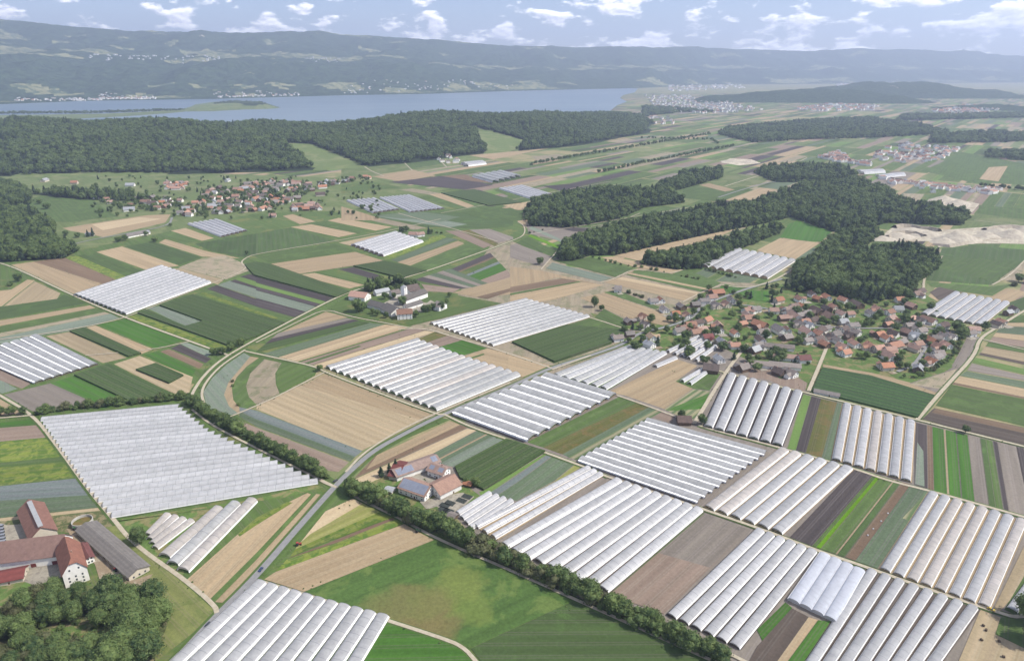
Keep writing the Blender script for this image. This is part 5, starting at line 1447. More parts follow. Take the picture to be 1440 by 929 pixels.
M_DOOR = plain_mat('red_door', (.16, .04, .035, 1), (.12, .03, .028, 1), 1, .6, .3)
M_WOODDOOR = plain_mat('wood_door', (.15, .09, .055, 1), (.1, .06, .04, 1), 1, .7, .3)
M_CHIM = plain_mat('chimney_brick', (.30, .20, .16, 1), (.22, .15, .12, 1), 2, .9, .2)
M_PANEL = plain_mat('solar_glass', (.20, .22, .27, 1), (.16, .18, .23, 1), .2, .18, .6)
M_CONC = plain_mat('concrete', (.42, .41, .38, 1), (.34, .33, .31, 1), .4, .9, .2)
_wm = {}
def wall_mesh(L, W, E, P, hip):
    k = ('w', L, W, E, P, hip)
    if k not in _wm:
        a, b, H = L / 2, W / 2, E + W / 2 * math.tan(P)
        zc = H - hip * (H - E); yc = b * (1 - (zc - E) / (H - E))
        vs, fs = [], []
        for x in (-a, a): vs += [(x, -b, -.3), (x, b, -.3), (x, b, E), (x, yc, zc - .02), (x, -yc, zc - .02), (x, -b, E)]
        fs = [(0, 1, 2, 3, 4, 5)[::-1], (6, 7, 8, 9, 10, 11), (0, 5, 11, 6), (1, 7, 8, 2)]
        _wm[k] = mesh('wall', vs, fs, [WMAT[0]])
    return _wm[k]
def roof_mesh(L, W, E, P, hip, ov=.9, th=.32):
    k = ('r', L, W, E, P, hip, ov)
    if k not in _wm:
        tp = math.tan(P); a, b = L / 2 + ov, W / 2 + ov
        H = E + W / 2 * tp; ze = E - ov * tp
        zc = H - hip * (H - E); yc = (H - zc) / tp
        ins = yc * 0.95
        top = [(-a, -b, ze), (a, -b, ze), (a, -yc, zc), (a - ins, 0, H), (-a + ins, 0, H), (-a, -yc, zc), (a, b, ze), (-a, b, ze), (-a, yc, zc), (a, yc, zc)]
        f = [(0, 1, 2, 3, 4, 5), (6, 7, 8, 4, 3, 9)]
        if hip: f += [(2, 9, 3), (5, 4, 8)]
        n = len(top); vs = [(x, y, z + th) for x, y, z in top] + [(x, y, z) for x, y, z in top]
        fs = list(f) + [tuple(i + n for i in reversed(q)) for q in f]
        rim = [0, 1, 2] + ([9] if hip else [3, 9]) + [6, 7, 8] + ([5] if hip else [4, 5])
        if hip: rim = [0, 1, 2, 9, 6, 7, 8, 5]
        for i in range(len(rim)):
            p, q = rim[i], rim[(i + 1) % len(rim)]
            fs.append((p, p + n, q + n, q))
        _wm[k] = mesh('roof', vs, fs, [RM['o']])
    return _wm[k]
CHIM = MB().box(-.45, .45, -.35, .35, -.6, 1.5).box(-.55, .55, -.45, .45, 1.5, 1.65).mesh('chimney', [M_CHIM])
WIN = MB().box(-.04, .04, -.55, .55, -.7, .7).mesh('window', [M_GLASS])
DOOR = MB().box(-.05, .05, -.6, .6, 0, 2.2).mesh('door', [M_WOODDOOR])
BIGDOOR = MB().box(-.06, .06, -1.7, 1.7, 0, 3.4).mesh('barn_door', [M_DOOR])
def house(name, p, rz, L, W, E, P, hip, roof, wall, label, cat='house', group=None, wins=2, detail=2, ov=.9, chim=1, doors=(), annex=0):
    e = empty(name, (p.x, p.y, 0), rz, label, cat, group)
    obj('wall', wall_mesh(L, W, E, P, hip), e, WMAT[wall])
    rf = obj('roof', roof_mesh(L, W, E, P, hip, ov), e, RM[roof])
    H = E + W / 2 * math.tan(P)
    if chim: obj('chimney', CHIM, rf, loc=(L * .18, W * .10, H - .1 * W * math.tan(P) + .3))
    if detail:
        rows = [1.6] + ([4.3] if E > 4.2 else []) + ([7.0] if E > 7.6 else [])
        for sx in (-1, 1):
            for z in rows + ([E + 1.3] if detail > 1 and H - E > 3.5 else []):
                n = wins if z < E else max(1, wins - 1)
                for i in range(n):
                    y = (i - (n - 1) / 2) * W / (n + .6)
                    obj('window', WIN, e, loc=(sx * (L / 2 + .02), y, z))
        if detail > 1:
            nl = max(2, int(L / 5))
            for sy in (-1, 1):
                for z in rows:
                    for i in range(nl): obj('window', WIN, e, loc=((i - (nl - 1) / 2) * L / nl, sy * (W / 2 + .02), z), rot=(0, 0, math.pi / 2))
        obj('door', DOOR, e, loc=(L * .12, -W / 2 - .03, -.05), rot=(0, 0, math.pi / 2))
    if annex:
        al, aw = W * .55 + annex, W * .62
        sgn = 1 if annex > 3.4 else -1
        obj('annex_wall', wall_mesh(round(al, 1), round(aw, 1), E * .8, P, 0), e, WMAT[wall], loc=(L * .18 * sgn, -sgn * (W / 2 + al / 2 - W * .28), 0), rot=(0, 0, math.pi / 2))
        obj('annex_roof', roof_mesh(round(al, 1), round(aw, 1), E * .8, P, 0, .6), e, RM[roof], loc=(L * .18 * sgn, -sgn * (W / 2 + al / 2 - W * .28), 0), rot=(0, 0, math.pi / 2))
    for (side, t) in doors:
        if side == 'f': obj('barn_door', BIGDOOR, e, loc=(t * L, -W / 2 - .04, 0), rot=(0, 0, math.pi / 2))
        else: obj('barn_door', BIGDOOR, e, loc=((1 if side == 'r' else -1) * (L / 2 + .04), t * W, 0))
    return e
def bld(c, A, B, depth, E, P, hip, roof, wall, name, label, ridge='x', cat='farm building', to=None, **kw):
    """A-B: the ground line of the side facing us (crop pixels), depth metres deep"""
    a, b = KG(c, *A), KG(c, *B)
    d = b - a; n = Vector((-d.y, d.x, 0)).normalized()
    if n.y < 0: n = -n
    if to is not None:
        n = (KG(c, *to) - (a + b) / 2); n.z = 0; n.normalize()
        w = abs(d.dot(Vector((-n.y, n.x, 0)))); ctr = (a + b) / 2 + n * depth / 2
        return house(name, ctr, math.atan2(n.y, n.x) + math.pi, depth, w, E, P, hip, roof, wall, label, cat, **kw)
    ctr = (a + b) / 2 + n * depth / 2
    ang = math.atan2(d.y, d.x)
    if ridge == 'x': return house(name, ctr, ang, d.length, depth, E, P, hip, roof, wall, label, cat, **kw)
    return house(name, ctr, math.atan2(n.y, n.x) + math.pi, depth, d.length, E, P, hip, roof, wall, label, cat, **kw)
# --- the farm at the lower left
FH = bld('F', (552, 742), (766, 708), 32, 11.5, R(53), .34, 'b', 0, 'farmhouse', 'white gabled farmhouse with steep brown tile roof above the wood', 'y', 'farmhouse', to=(605, 535), wins=3, detail=2, ov=.8)
bld('F', (-160, 640), (535, 552), 21, 8.0, R(42), 0, 'b', 0, 'farm_wing', 'long white farm wing with brown tile roof left of the farmhouse', 'x', detail=1, doors=(('f', .14), ('f', .40)), ov=1.0, chim=0)
BARN = bld('F', (262, 400), (505, 352), 46, 7.5, R(38), 0, 'b', 1, 'barn', 'red-brown barn with pale skylight ridge behind the farm wing', 'y', 'barn', to=(300, 190), detail=0, chim=0)
obj('skylight', MB().box(-20, 22.5, -1.6, 1.6, 0, .5).mesh('skylight', [RM['p']]), BARN, loc=(0, 0, 4.4 + 11.2 * math.tan(R(36)) + .1) if False else (0, 0, max(v.co.z for v in [c for c in BARN.children if c.name.startswith('roof')][0].data.vertices) - .35))
bld('F', (722, 545), (812, 555), 20, 4.6, R(30), 0, 'r', 0, 'red_annex', 'low red-roofed annex behind the farmhouse', 'y', to=(690, 400), detail=1, chim=0)
SHED = bld('F', (655, 310), (1092, 703), 14, 4.2, R(20), 0, 'f', 1, 'machine_shed', 'long grey-roofed machine shed beside the farmyard', 'x', 'shed', detail=1, chim=0, wins=3)
bld('F', (-120, 770), (200, 705), 13, 3.6, R(24), 0, 'r', 1, 'garden_building', 'small red metal-roofed building at the left edge', 'x', detail=1, chim=0)
def tank():
    p = KG('F', 700, 222)
    e = empty('slurry_tank', (p.x, p.y, 0), 0, 'round open concrete slurry tank behind the long shed', 'tank')
    n = 36; vs = []
    for z, r in ((-.2, 7.2), (4.2, 7.2), (4.2, 6.85), (.8, 6.85)):
        vs += [(r * math.cos(2 * math.pi * k / n), r * math.sin(2 * math.pi * k / n), z) for k in range(n)]
    fs = [(j * n + k, j * n + (k + 1) % n, (j + 1) * n + (k + 1) % n, (j + 1) * n + k) for j in range(3) for k in range(n)]
    obj('tank_wall', mesh('tank_wall', vs, fs, [M_CONC]), e)
    obj('slurry', mesh('slurry', [(6.83 * math.cos(2 * math.pi * k / n), 6.83 * math.sin(2 * math.pi * k / n), 2.1) for k in range(n)], [tuple(range(n))], [FM['olive']]), e)
tank()
for i in range(6):
    p = KG('F', -8 + 4 * i, 245 + 26 * i)
    e = empty('calf_hutch', (p.x, p.y, 0), .1, 'dark calf hutch at the left yard edge, %s from top' % ORD[i], 'hutch', 'calf hutches')
    obj('shell', MB().add([(-3, -1.2, 0), (3, -1.2, 0), (3, 1.2, 0), (-3, 1.2, 0), (-3, -1.0, 1.7), (3, -1.0, 2.0), (3, 1.0, 2.0), (-3, 1.0, 1.7)], [(0, 1, 5, 4), (1, 2, 6, 5), (2, 3, 7, 6), (3, 0, 4, 7)]).mesh('shell', [M_GLASS]), e)
    obj('roof', MB().add([(-3.3, -1.3, 1.72), (3.3, -1.3, 2.05), (3.3, 1.3, 2.05), (-3.3, 1.3, 1.72), (-3.3, -1.3, 1.8), (3.3, -1.3, 2.13), (3.3, 1.3, 2.13), (-3.3, 1.3, 1.8)], [(0, 3, 2, 1), (4, 5, 6, 7), (0, 1, 5, 4), (1, 2, 6, 5), (2, 3, 7, 6), (3, 0, 4, 7)]).mesh('roof', [M_HOOP]), e)
# wrapped bales and a white van by the shed
M_BALE = plain_mat('bale_wrap', (.66, .68, .68, 1), (.56, .58, .59, 1), 1, .4, .4)
def bale_mesh():
    n = 14; vs = []
    for x, r in ((-.62, .55), (-.58, .63), (.58, .63), (.62, .55)):
        vs += [(x, r * math.cos(2 * math.pi * k / n), .63 + r * math.sin(2 * math.pi * k / n)) for k in range(n)]
    fs = [(j * n + k, j * n + (k + 1) % n, (j + 1) * n + (k + 1) % n, (j + 1) * n + k) for j in range(3) for k in range(n)] + [tuple(range(n))[::-1], tuple(range(3 * n, 4 * n))]
    return mesh('bale', vs, fs, [M_BALE])
BALE = bale_mesh()
for i in range(9):
    p = KG('F', 858 + (i % 3) * 26, 300 + (i // 3) * 18)
    o = obj('silage_bale', BALE, loc=(p.x, p.y, 0), rot=(0, 0, rnd.uniform(-.2, .4)), scale=(1.3, 1.3, 1.3)); tag(o, 'white wrapped silage bale in the heap beside the long shed, row %s, %s from left' % (('one', 'two', 'three')[i // 3], ORD[i % 3]), 'bale', 'silage bales by the shed')
# --- the solar-roofed farm
def solar(parent, L, W, E, P, side, x0, x1, s0, s1):
    """panels on one slope: x0..x1 along the ridge, s0..s1 up the slope from the eave (shares)"""
    tp = math.tan(P); m = MB(); nx = max(2, int((x1 - x0) * L / 1.9)); ns = max(2, int((s1 - s0) * W / 2 / math.cos(P) / 1.3))
    for i in range(nx):
        for j in range(ns):
            xa, xb = [(-L / 2) + L * (x0 + (x1 - x0) * (i + q) / nx) for q in (.03, .97)]
            ya, yb = [(-W / 2) + W / 2 * (s0 + (s1 - s0) * (j + q) / ns) for q in (.03, .97)]
            za, zb = [E + (y + W / 2) * tp + .42 for y in (ya, yb)]
            v = [(xa, ya, za), (xb, ya, za), (xb, yb, zb), (xa, yb, zb)]
            if side > 0: v = [(x, -y, z) for x, y, z in reversed(v)]
            m.add(v + [(x, y, z + .06) for x, y, z in v], [(4, 5, 6, 7), (0, 1, 5, 4), (1, 2, 6, 5), (2, 3, 7, 6), (3, 0, 4, 7)])
    tag(obj('solar_panels', m.mesh('solar_panels', [M_PANEL]), parent), kind='stuff')
def dims(c, A, B): return (KG(c, *B) - KG(c, *A)).length
LB = bld('S', (205, 405), (640, 250), 15, 4.6, R(22), 0, 't', 0, 'long_barn', 'long brown-roofed barn of the solar farm', 'x', 'barn', detail=0, chim=0)
ld = dims('S', (205, 405), (640, 250))
solar(LB, ld, 15, 4.6, R(22), -1, .03, .40, .05, .85); solar(LB, ld, 15, 4.6, R(22), -1, .84, .97, .2, .95)
bld('S', (120, 385), (215, 400), 24, 4.0, R(20), 0, 'r', 1, 'red_barn', 'red metal-roofed barn end of the solar farm', 'x', 'barn', detail=0, chim=0)
HS = bld('S', (510, 345), (660, 395), 12, 6.0, R(30), .25, 't', 0, 'farmhouse', 'brown-roofed farmhouse with panels in the solar farm court', 'x', 'farmhouse', wins=3, ov=1.3)
solar(HS, dims('S', (510, 345), (660, 395)), 12, 6.0, R(30), -1, .05, .35, .15, .75); solar(HS, dims('S', (510, 345), (660, 395)), 12, 6.0, R(30), -1, .62, .95, .15, .75)
BB = bld('S', (640, 592), (850, 485), 19, 5.2, R(28), 0, 't', 0, 'barn', 'broad brown-orange roofed barn at the solar farm front', 'x', 'barn', detail=1, chim=0)
SB = bld('S', (218, 520), (480, 612), 17, 5.4, R(27), 0, 't', 0, 'solar_barn', 'barn wholly covered with solar panels beside the tree row', 'x', 'barn', detail=2, chim=0, wins=4)
solar(SB, dims('S', (218, 520), (480, 612)), 17, 5.4, R(27), -1, .01, .97, .04, .96)
bld('S', (700, 788), (765, 812), 7, 2.8, R(18), 0, 'g', 2, 'field_shed', 'small grey shed beside the plant mats', 'x', 'shed', detail=0, chim=0)
bld('S', (868, 452), (940, 470), 5, 2.6, R(25), 0, 'o', 2, 'garden_hut', 'little orange-roofed hut right of the solar farm', 'x', 'hut', detail=0, chim=0)
bld('S', (80, 520), (150, 535), 6, 2.6, R(20), 0, 'p', 1, 'garden_hut', 'small pale hut at the tree row near the red barn', 'x', 'hut', detail=0, chim=0)
field_px('yard', [K('S', *p) for p in [(300, 390), (480, 290), (660, 400), (560, 470), (380, 440)]]); field_px('yard', [K('S', *p) for p in [(430, 610), (640, 560), (860, 520), (980, 560), (800, 730), (760, 740), (600, 660), (500, 690)]])
M_MAT = plain_mat('black_plant_mat', (.022, .024, .026, 1), (.04, .05, .04, 1), 1.2, .8, .3)
for i, (u, v) in enumerate([(905, 560), (850, 600), (735, 625), (680, 650), (665, 690), (720, 705)]):
    p = KG('S', u, v)
    e = empty('plant_mat', (p.x, p.y, 0), -.5, 'black mat of potted plants beside the small tunnels, %s from top' % ORD[i], 'plant mat', 'black plant mats')
    for q in range(4): obj('tray_row', MB().box(-4.2, 4.2, -3 + q * 1.5, -1.75 + q * 1.5, 0.35, .62).mesh('tray_row', [M_MAT]), e)
# --- the silo farm
def silo():
    p = KG('O', 635, 300)
    e = empty('silo_tower', (p.x, p.y, 0), .2, 'white octagonal silo tower with pointed cap', 'silo')
    n = 8; vs = []
    for z, r in ((-.2, 4.8), (21, 4.8)): vs += [(r * math.cos(2 * math.pi * k / n), r * math.sin(2 * math.pi * k / n), z) for k in range(n)]
    obj('shaft', mesh('shaft', vs, [(k, (k + 1) % n, n + (k + 1) % n, n + k) for k in range(n)], [WMAT[0]]), e)
    vs = [(5.2 * math.cos(2 * math.pi * k / n), 5.2 * math.sin(2 * math.pi * k / n), 21.02) for k in range(n)] + [(0, 0, 24.5)]
    obj('cap', mesh('cap', vs, [(k, (k + 1) % n, n) for k in range(n)] + [tuple(range(n))[::-1]], [RM['p']]), e)
    for z in (5, 10, 14):
        obj('window', WIN, e, loc=(0, -4.50, z), rot=(0, 0, math.pi / 2))
silo()
for c in [('O', (75, 300), (235, 320), 13, 4.5, 'o', 'orange-roofed barn at the track of the silo farm'), ('O', (262, 375), (440, 425), 11, 3.6, 'f', 'long low grey shed of the silo farm, left half'), ('O', (400, 420), (500, 470), 15, 3.8, 'f', 'low grey shed of the silo farm, right half'),
          ('O', (650, 350), (870, 270), 11, 5.0, 'f', 'long grey-roofed stable beside the silo'), ('O', (690, 262), (800, 240), 16, 5.0, 'd', 'dark-roofed hall behind the silo'), ('O', (660, 405), (820, 355), 7, 3.4, 'f', 'narrow grey greenhouse shed below the stable'),
          ('O', (520, 280), (600, 265), 10, 4.2, 'g', 'small grey shed left of the silo'), ('O', (355, 262), (490, 235), 8, 3.5, 'p', 'pale-roofed shed under the grove'), ('O', (925, 400), (985, 415), 12, 4.5, 'g', 'grey-roofed cottage at the right of the silo farm')]:
    bld(c[0], c[1], c[2], c[3] * 1.45, c[4] * 1.5, R(30), 0, c[5], 0, 'farm_building', c[6], 'x', detail=1, chim=0)
bld('O', (565, 500), (715, 490), 15, 8.5, R(32), .3, 't', 0, 'farmhouse', 'white house with pinkish roof at the front of the silo farm', 'x', 'farmhouse', wins=3)
field_px('yard', [K('O', *p) for p in [(400, 345), (540, 270), (660, 300), (860, 330), (900, 300), (960, 340), (800, 420), (640, 430), (540, 410), (450, 385)]])
# --- small farmsteads
for c in [('M2', (830, 128), (885, 130), 14, 5, 't', 'brown-roofed farmhouse of the lone farmstead'), ('M2', (880, 130), (920, 125), 12, 5, 'o', 'orange-roofed barn of the lone farmstead'), ('M1', (465, 122), (495, 125), 9, 4, 'p', 'small white house between conifers on the left slope'),
          ('M1', (700, 135), (800, 115), 12, 4, 'g', 'grey-roofed roadside barn on the left'), ('M1', (795, 118), (820, 112), 9, 4.5, 'p', 'pale house at the end of the roadside barn'), ('L3', (1040, 95), (1120, 105), 15, 5, 'd', 'dark-roofed field barn beside the straight lane'),
          ('L3', (905, 380), (975, 382), 12, 4, 'd', 'dark-roofed shed at the track corner'), ('M3', (560, 412), (595, 414), 7, 3, 'g', 'tiny field hut in the tan field'), ('L4', (250, 205), (385, 232), 6, 2.6, 'g', 'long low grey shed at the berry field corner')]:
    bld(c[0], c[1], c[2], c[3], c[4], R(33), 0, c[5], 0 if c[5] != 'd' else 2, 'farm_building', c[6], 'x', detail=1, chim=0)
for i, (u, v, h, k) in enumerate([(785, 110, 16, 4), (800, 105, 14, 1), (820, 100, 13, 2), (940, 110, 16, 4), (955, 112, 11, 1), (985, 108, 6, 7), (1010, 110, 6, 7)]):
    tree(KG('M2', u, v), h, k, 'tree around the lone farmstead, %s from left' % ORD[i], 'trees of the lone farmstead')
# ------------------------------------------------------------------ the right village
VIL = {'V': '75 245 o,90 330 o,25 385 o,70 295 t,200 395 O,235 470 g,160 240 g,390 145 o,340 250 t,485 240 t,500 275 d,435 325 t,545 210 t,620 205 o,550 310 T,615 300 g,675 280 g,770 255 D,870 235 d,935 215 o,600 135 t,725 85 d,775 130 o,870 115 o,1035 145 o,1170 190 D,1020 285 o,1105 285 o,905 320 T,745 350 d,650 365 o,600 385 g,690 400 p,1035 365 p,1140 405 g,865 430 g,810 450 d,1045 440 d,1160 470 g,395 445 G,470 450 t,670 470 O,790 485 o,960 490 g,920 520 d,1100 500 d,205 545 d,185 600 g,475 520 g,395 610 L,680 555 g,790 545 d,850 590 o,980 550 g,1025 620 o,1150 585 o,1060 680 o,1130 680 o,1305 610 o,1390 635 o,1375 240 o,1305 280 g,1400 490 o,480 715 K,265 790 L,450 800 L,640 740 r,390 870 d,510 880 g,150 650 p,35 830 g',
       'W': '90 330 o,60 390 o,300 335 o,290 205 o,345 85 t,385 50 d,175 140 o,75 265 t,160 235 p,270 400 g,460 350 T,390 350 d,610 405 d,110 485 d,240 470 t,330 500 p,390 455 g,35 530 o,190 570 g,120 605 O,75 650 o,60 710 O,355 590 t,330 630 t,490 555 o,540 530 g,610 510 g,690 510 g,560 620 o,640 600 o,495 760 o,540 720 g,560 690 g,360 835 p,40 815 o,915 445 o,890 480 g,1150 390 d,1195 365 o,1320 240 d,1265 270 p',
       'U': '60 110 g,490 215 o,420 225 g,1060 140 O,1010 190 o,930 225 g,700 280 g,840 260 g,530 310 g,640 355 o,760 365 t,1050 270 g,1150 260 t,1200 215 g,1340 320 o,1300 455 o,320 385 t,170 430 g,340 470 g,400 590 y,180 560 g,60 600 g,380 665 p,960 420 o,1070 470 o,900 515 o,850 545 t,680 530 g,720 500 t,860 445 d,1075 520 g,960 590 r,1100 635 p,1235 550 o,1235 675 o,1080 810 p,1300 870 g,790 470 t'}
COLW = {'o': 'orange-roofed', 't': 'brown-roofed', 'g': 'grey-roofed', 'd': 'dark-roofed', 'p': 'pale-roofed', 'r': 'red-roofed', 'y': 'yellow-roofed'}
items = []
vr = random.Random(21)
for c, s in VIL.items():
    for it in s.split(','):
        u, v, k = it.split()
        px, py = K(c, float(u), float(v))
        big = k.isupper()
        long_ = k in 'LK'
        col = {'L': 'g', 'K': 't'}.get(k, k.lower())
        p = G(px, py + 5)
        if any((p - q[0]).length < 9 for q in items): continue
        items.append((p, px, py, col, big, long_))
def zone(px, py):
    if px < 960: return 'at the left end of the right village'
    if px < 1040: return 'on the left street of the right village'
    if py < 434: return 'below the wood in the right village'
    if px > 1290: return 'at the right end of the village'
    if py > 490: return 'on the front edge of the village'
    if px < 1150: return 'in the left middle of the right village'
    return 'in the right middle of the village'
keyed = {}
for it in items: keyed.setdefault((it[3], zone(it[1], it[2]), it[4]), []).append(it)
HOUSE_AT = []
for (col, zn, big), lst in keyed.items():
    lst.sort(key=lambda q: q[1])
    for i, (p, px, py, _, _, long_) in enumerate(lst):
        base = R(18) + vr.gauss(0, .18)
        rz = base + (math.pi / 2 if vr.random() < .45 else 0)
        L, W, E = (19, 13, 5) if big else vr.choice([(13, 10, 5), (14, 10, 5), (12, 10, 4.6), (11, 9, 5)])
        if long_: L, W, E, rz = 34, 12, 4.2, R(-14)
        lb = '%s%s %s %s%s' % ('big ' if big and not long_ else 'long ' if long_ else '', COLW[col], 'barn' if big else 'house', zn, '' if len(lst) == 1 else ', %s from left' % ordinal(i))
        house('village_barn' if big else 'village_house', p, rz, L, W, E, R(vr.choice([33, 36, 40])) if not long_ else R(24), vr.choice([0, 0, .3]) if not long_ else 0, col, vr.choice([0, 0, 0, 1, 2]) if not long_ else 0, lb, 'barn' if big else 'house', 'houses of the right village', wins=2, detail=1, chim=1 if not big else 0, annex=vr.choice([0, 0, 2.5, 3.2, 4.0]) if not long_ else 0)
        HOUSE_AT.append(p)
for i, p in enumerate(HOUSE_AT):
    if vr.random() < .5:
        a_ = vr.uniform(0, 6.28); q = p + Vector((math.cos(a_) * 11, math.sin(a_) * 11, 0)); s_ = vr.uniform(3, 6); t_ = R(18)
        ca, sa = math.cos(t_), math.sin(t_)
        field_px(vr.choice(['yard', 'yard', 'yardbrown', 'vivid']), [PX((q.x + ca * x - sa * y, q.y + sa * x + ca * y, 0)) for x, y in ((-s_, -s_ * .8), (s_ * 1.3, -s_ * .8), (s_ * 1.3, s_), (-s_, s_))], 'paved_yard')
# village trees
vt = []
vpoly = [(868, 470), (905, 455), (960, 440), (1000, 405), (1090, 398), (1150, 408), (1290, 418), (1320, 440), (1350, 470), (1340, 500), (1300, 525), (1240, 520), (1160, 488), (1120, 530), (1050, 520), (960, 510), (880, 490)]
tries = 0
while len(vt) < 180 and tries < 9000:
    tries += 1
    x, y = vr.uniform(860, 1360), vr.uniform(400, 530)
    if not inside(x, y, vpoly): continue
    p = G(x, y)
    if all((p - h).length > 8.5 for h in HOUSE_AT) and all((p - q).length > 5.5 for q in vt): vt.append(p)
forest('village_greenery', [(p.x, p.y, -.2) for p in vt], 'mass of garden trees among the right village houses', 5, 13, .14, 1.1, 12)
row([(1352, 478), (1345, 495), (1330, 510), (1305, 525), (1285, 531), (1268, 532)], 22, 6.5, [0, 3, 6, 7], 'bushy tree in the belt along the new houses', 'belt along the new houses', 2.0, 1.0, 'bush', 'bush')
# ------------------------------------------------------------------ the left village
lv = []
lr_ = random.Random(4)
LV = [[(830, 850), (870, 800), (960, 790), (1100, 765), (1190, 755), (1300, 775), (1330, 800), (1240, 850), (1130, 890), (900, 905), (760, 915), (760, 890)], [(380, 835), (450, 820), (560, 840), (640, 835), (760, 840), (770, 880), (640, 890), (540, 890), (440, 860)], [(700, 770), (790, 775), (770, 800), (700, 800)], [(1330, 775), (1438, 755), (1560, 745), (1570, 760), (1438, 775), (1340, 800)], [(1230, 870), (1340, 860), (1350, 885), (1240, 895)]]
tries = 0
while len(lv) < 175 and tries < 20000:
    tries += 1
    poly = LV[0] if lr_.random() < .62 else lr_.choice(LV[1:])
    xs, ys = [q[0] for q in poly], [q[1] for q in poly]
    u, v = lr_.uniform(min(xs), max(xs)), lr_.uniform(min(ys), max(ys))
    if not inside(u, v, poly): continue
    p = KG('T1', u, v)
    if all((p - q).length > 13.5 for q in lv): lv.append(p)
lv += [KG('T1', u, v) for u, v in [(190, 765), (430, 832), (410, 838), (550, 785), (960, 765), (315, 775), (1350, 825), (1150, 915)]]
keyed = {}
for p in lv:
    col = lr_.choice('ooottggdop'); px, py = PX(p)
    zn = 'in the lower lane' if px < 258 else 'at the right end' if px > 430 else 'in the upper part' if py < 276 else 'in the lower part'
    keyed.setdefault((col, zn), []).append((px, p))
for (col, zn), lst in keyed.items():
    lst.sort(key=lambda q: q[0])
    for i, (px, p) in enumerate(lst):
        L, W, E = lr_.choice([(15, 11, 5), (18, 13, 5), (13, 10, 5), (24, 13, 5)])
        house('village_house', p, lr_.uniform(-.3, .5) + (math.pi / 2 if lr_.random() < .4 else 0), L, W, E, R(38), 0, col, lr_.choice([0, 0, 1, 2]), '%s house %s of the left village%s' % (COLW[col], zn, '' if len(lst) == 1 else ', %s from left' % ordinal(i)), 'house', 'houses of the left village', detail=0, chim=1)
vt = []
tries = 0
while len(vt) < 750 and tries < 20000:
    tries += 1
    u, v = lr_.uniform(370, 1600), lr_.uniform(745, 925)
    if not any(inside(u, v, q) for q in LV) and lr_.random() > .12: continue
    p = KG('T1', u, v)
    if all((p - h).length > 8.5 for h in lv): vt.append((p.x, p.y, -.2))
forest('village_greenery', vt, 'mass of garden trees among the left village houses', 6, 12, .12, 1.0, 9)
# ------------------------------------------------------------------ villages too far to pick apart
def far_village(name, polys, n, size, label, seed, colors='oootgdp', zoff=None):
    r = random.Random(seed); mats = [RM[c] for c in sorted(set(colors))] + [WMAT[0]]
    cs = sorted(set(colors)); vs, fs, fm = [], [], []
    for _ in range(n):
        poly = polys[r.randrange(len(polys))]
        xs, ys = [q[0] for q in poly], [q[1] for q in poly]
        for _t in range(30):
            x, y = r.uniform(min(xs), max(xs)), r.uniform(min(ys), max(ys))
            if inside(x, y, poly): break
        p = G(x, y); z0 = zoff(p) if zoff else 0
        L, W, E = size * r.uniform(.8, 1.6), size * r.uniform(.6, .9), size * .4; H = E + W * .4
        a = r.uniform(0, 3.14); ca, sa = math.cos(a), math.sin(a)
        q = [(-L / 2, -W / 2, 0), (L / 2, -W / 2, 0), (L / 2, W / 2, 0), (-L / 2, W / 2, 0), (-L / 2, -W / 2, E), (L / 2, -W / 2, E), (L / 2, W / 2, E), (-L / 2, W / 2, E), (-L / 2, 0, H), (L / 2, 0, H)]
        b = len(vs); vs += [(p.x + x * ca - y * sa, p.y + x * sa + y * ca, z + z0) for x, y, z in q]
        fs += [tuple(i + b for i in f) for f in [(0, 1, 5, 4), (2, 3, 7, 6), (1, 2, 6, 9, 5), (3, 0, 4, 8, 7), (4, 5, 9, 8), (6, 7, 8, 9)]]
        rc = cs.index(r.choice(colors)); fm += [len(cs)] * 4 + [rc] * 2
    tag(obj(name, mesh(name, vs, fs, mats, fm)), label, 'village', None, 'stuff')
t3 = lambda *uv: [K('T3', uv[i], uv[i + 1]) for i in range(0, len(uv), 2)]
far_village('far_village', [t3(580, 665, 660, 640, 700, 680, 800, 690, 780, 700, 640, 680), t3(790, 660, 860, 620, 960, 605, 1100, 620, 1170, 630, 1090, 670, 960, 690, 860, 680)], 230, 17, 'far orange-roofed village beyond the wooded hill', 1)
far_village('far_village', [t3(830, 750, 900, 765, 1040, 775, 1160, 795, 1330, 800, 1310, 820, 1100, 800, 880, 775)], 75, 15, 'strung-out far hamlet above the gravel pit', 2)
far_village('far_village', [t3(-160, 400, 0, 400, 130, 415, 340, 465, 100, 480, -100, 470)], 380, 22, 'pale far town at the lake end', 3, 'gpppto')
far_village('far_village', [t3(480, 460, 620, 440, 830, 445, 800, 465, 560, 470), t3(1040, 470, 1200, 440, 1340, 460, 1250, 490, 1100, 490)], 260, 24, 'hazy villages at the foot of the far hills', 4, 'ooogtp')
far_village('far_village', [t3(-60, 355, 240, 340, 260, 375, -60, 385), t3(650, 355, 900, 350, 900, 365, 650, 368)], 260, 32, 'hazy city at the foot of the mountains', 5, 'gpppto')
far_village('far_village', [[K('T2', *q) for q in [(330, 645), (420, 645), (520, 690), (500, 705), (440, 690)]]], 16, 15, 'far hamlet at the ridge foot by the white greenhouse', 6)
far_village('far_village', [[K('T2', *q) for q in [(1180, 490), (1290, 470), (1400, 500), (1400, 530), (1300, 520)]]], 40, 18, 'far hamlet right of the wooded ridge', 7)
shore = [(x, interp(x, SHORE)) for x in range(20, 900, 20)]
def shz(p):
    px = PX((p.x, p.y, 20))[0]
    return max(2, float(mountain_height(px, p.y)[0]) + 1)
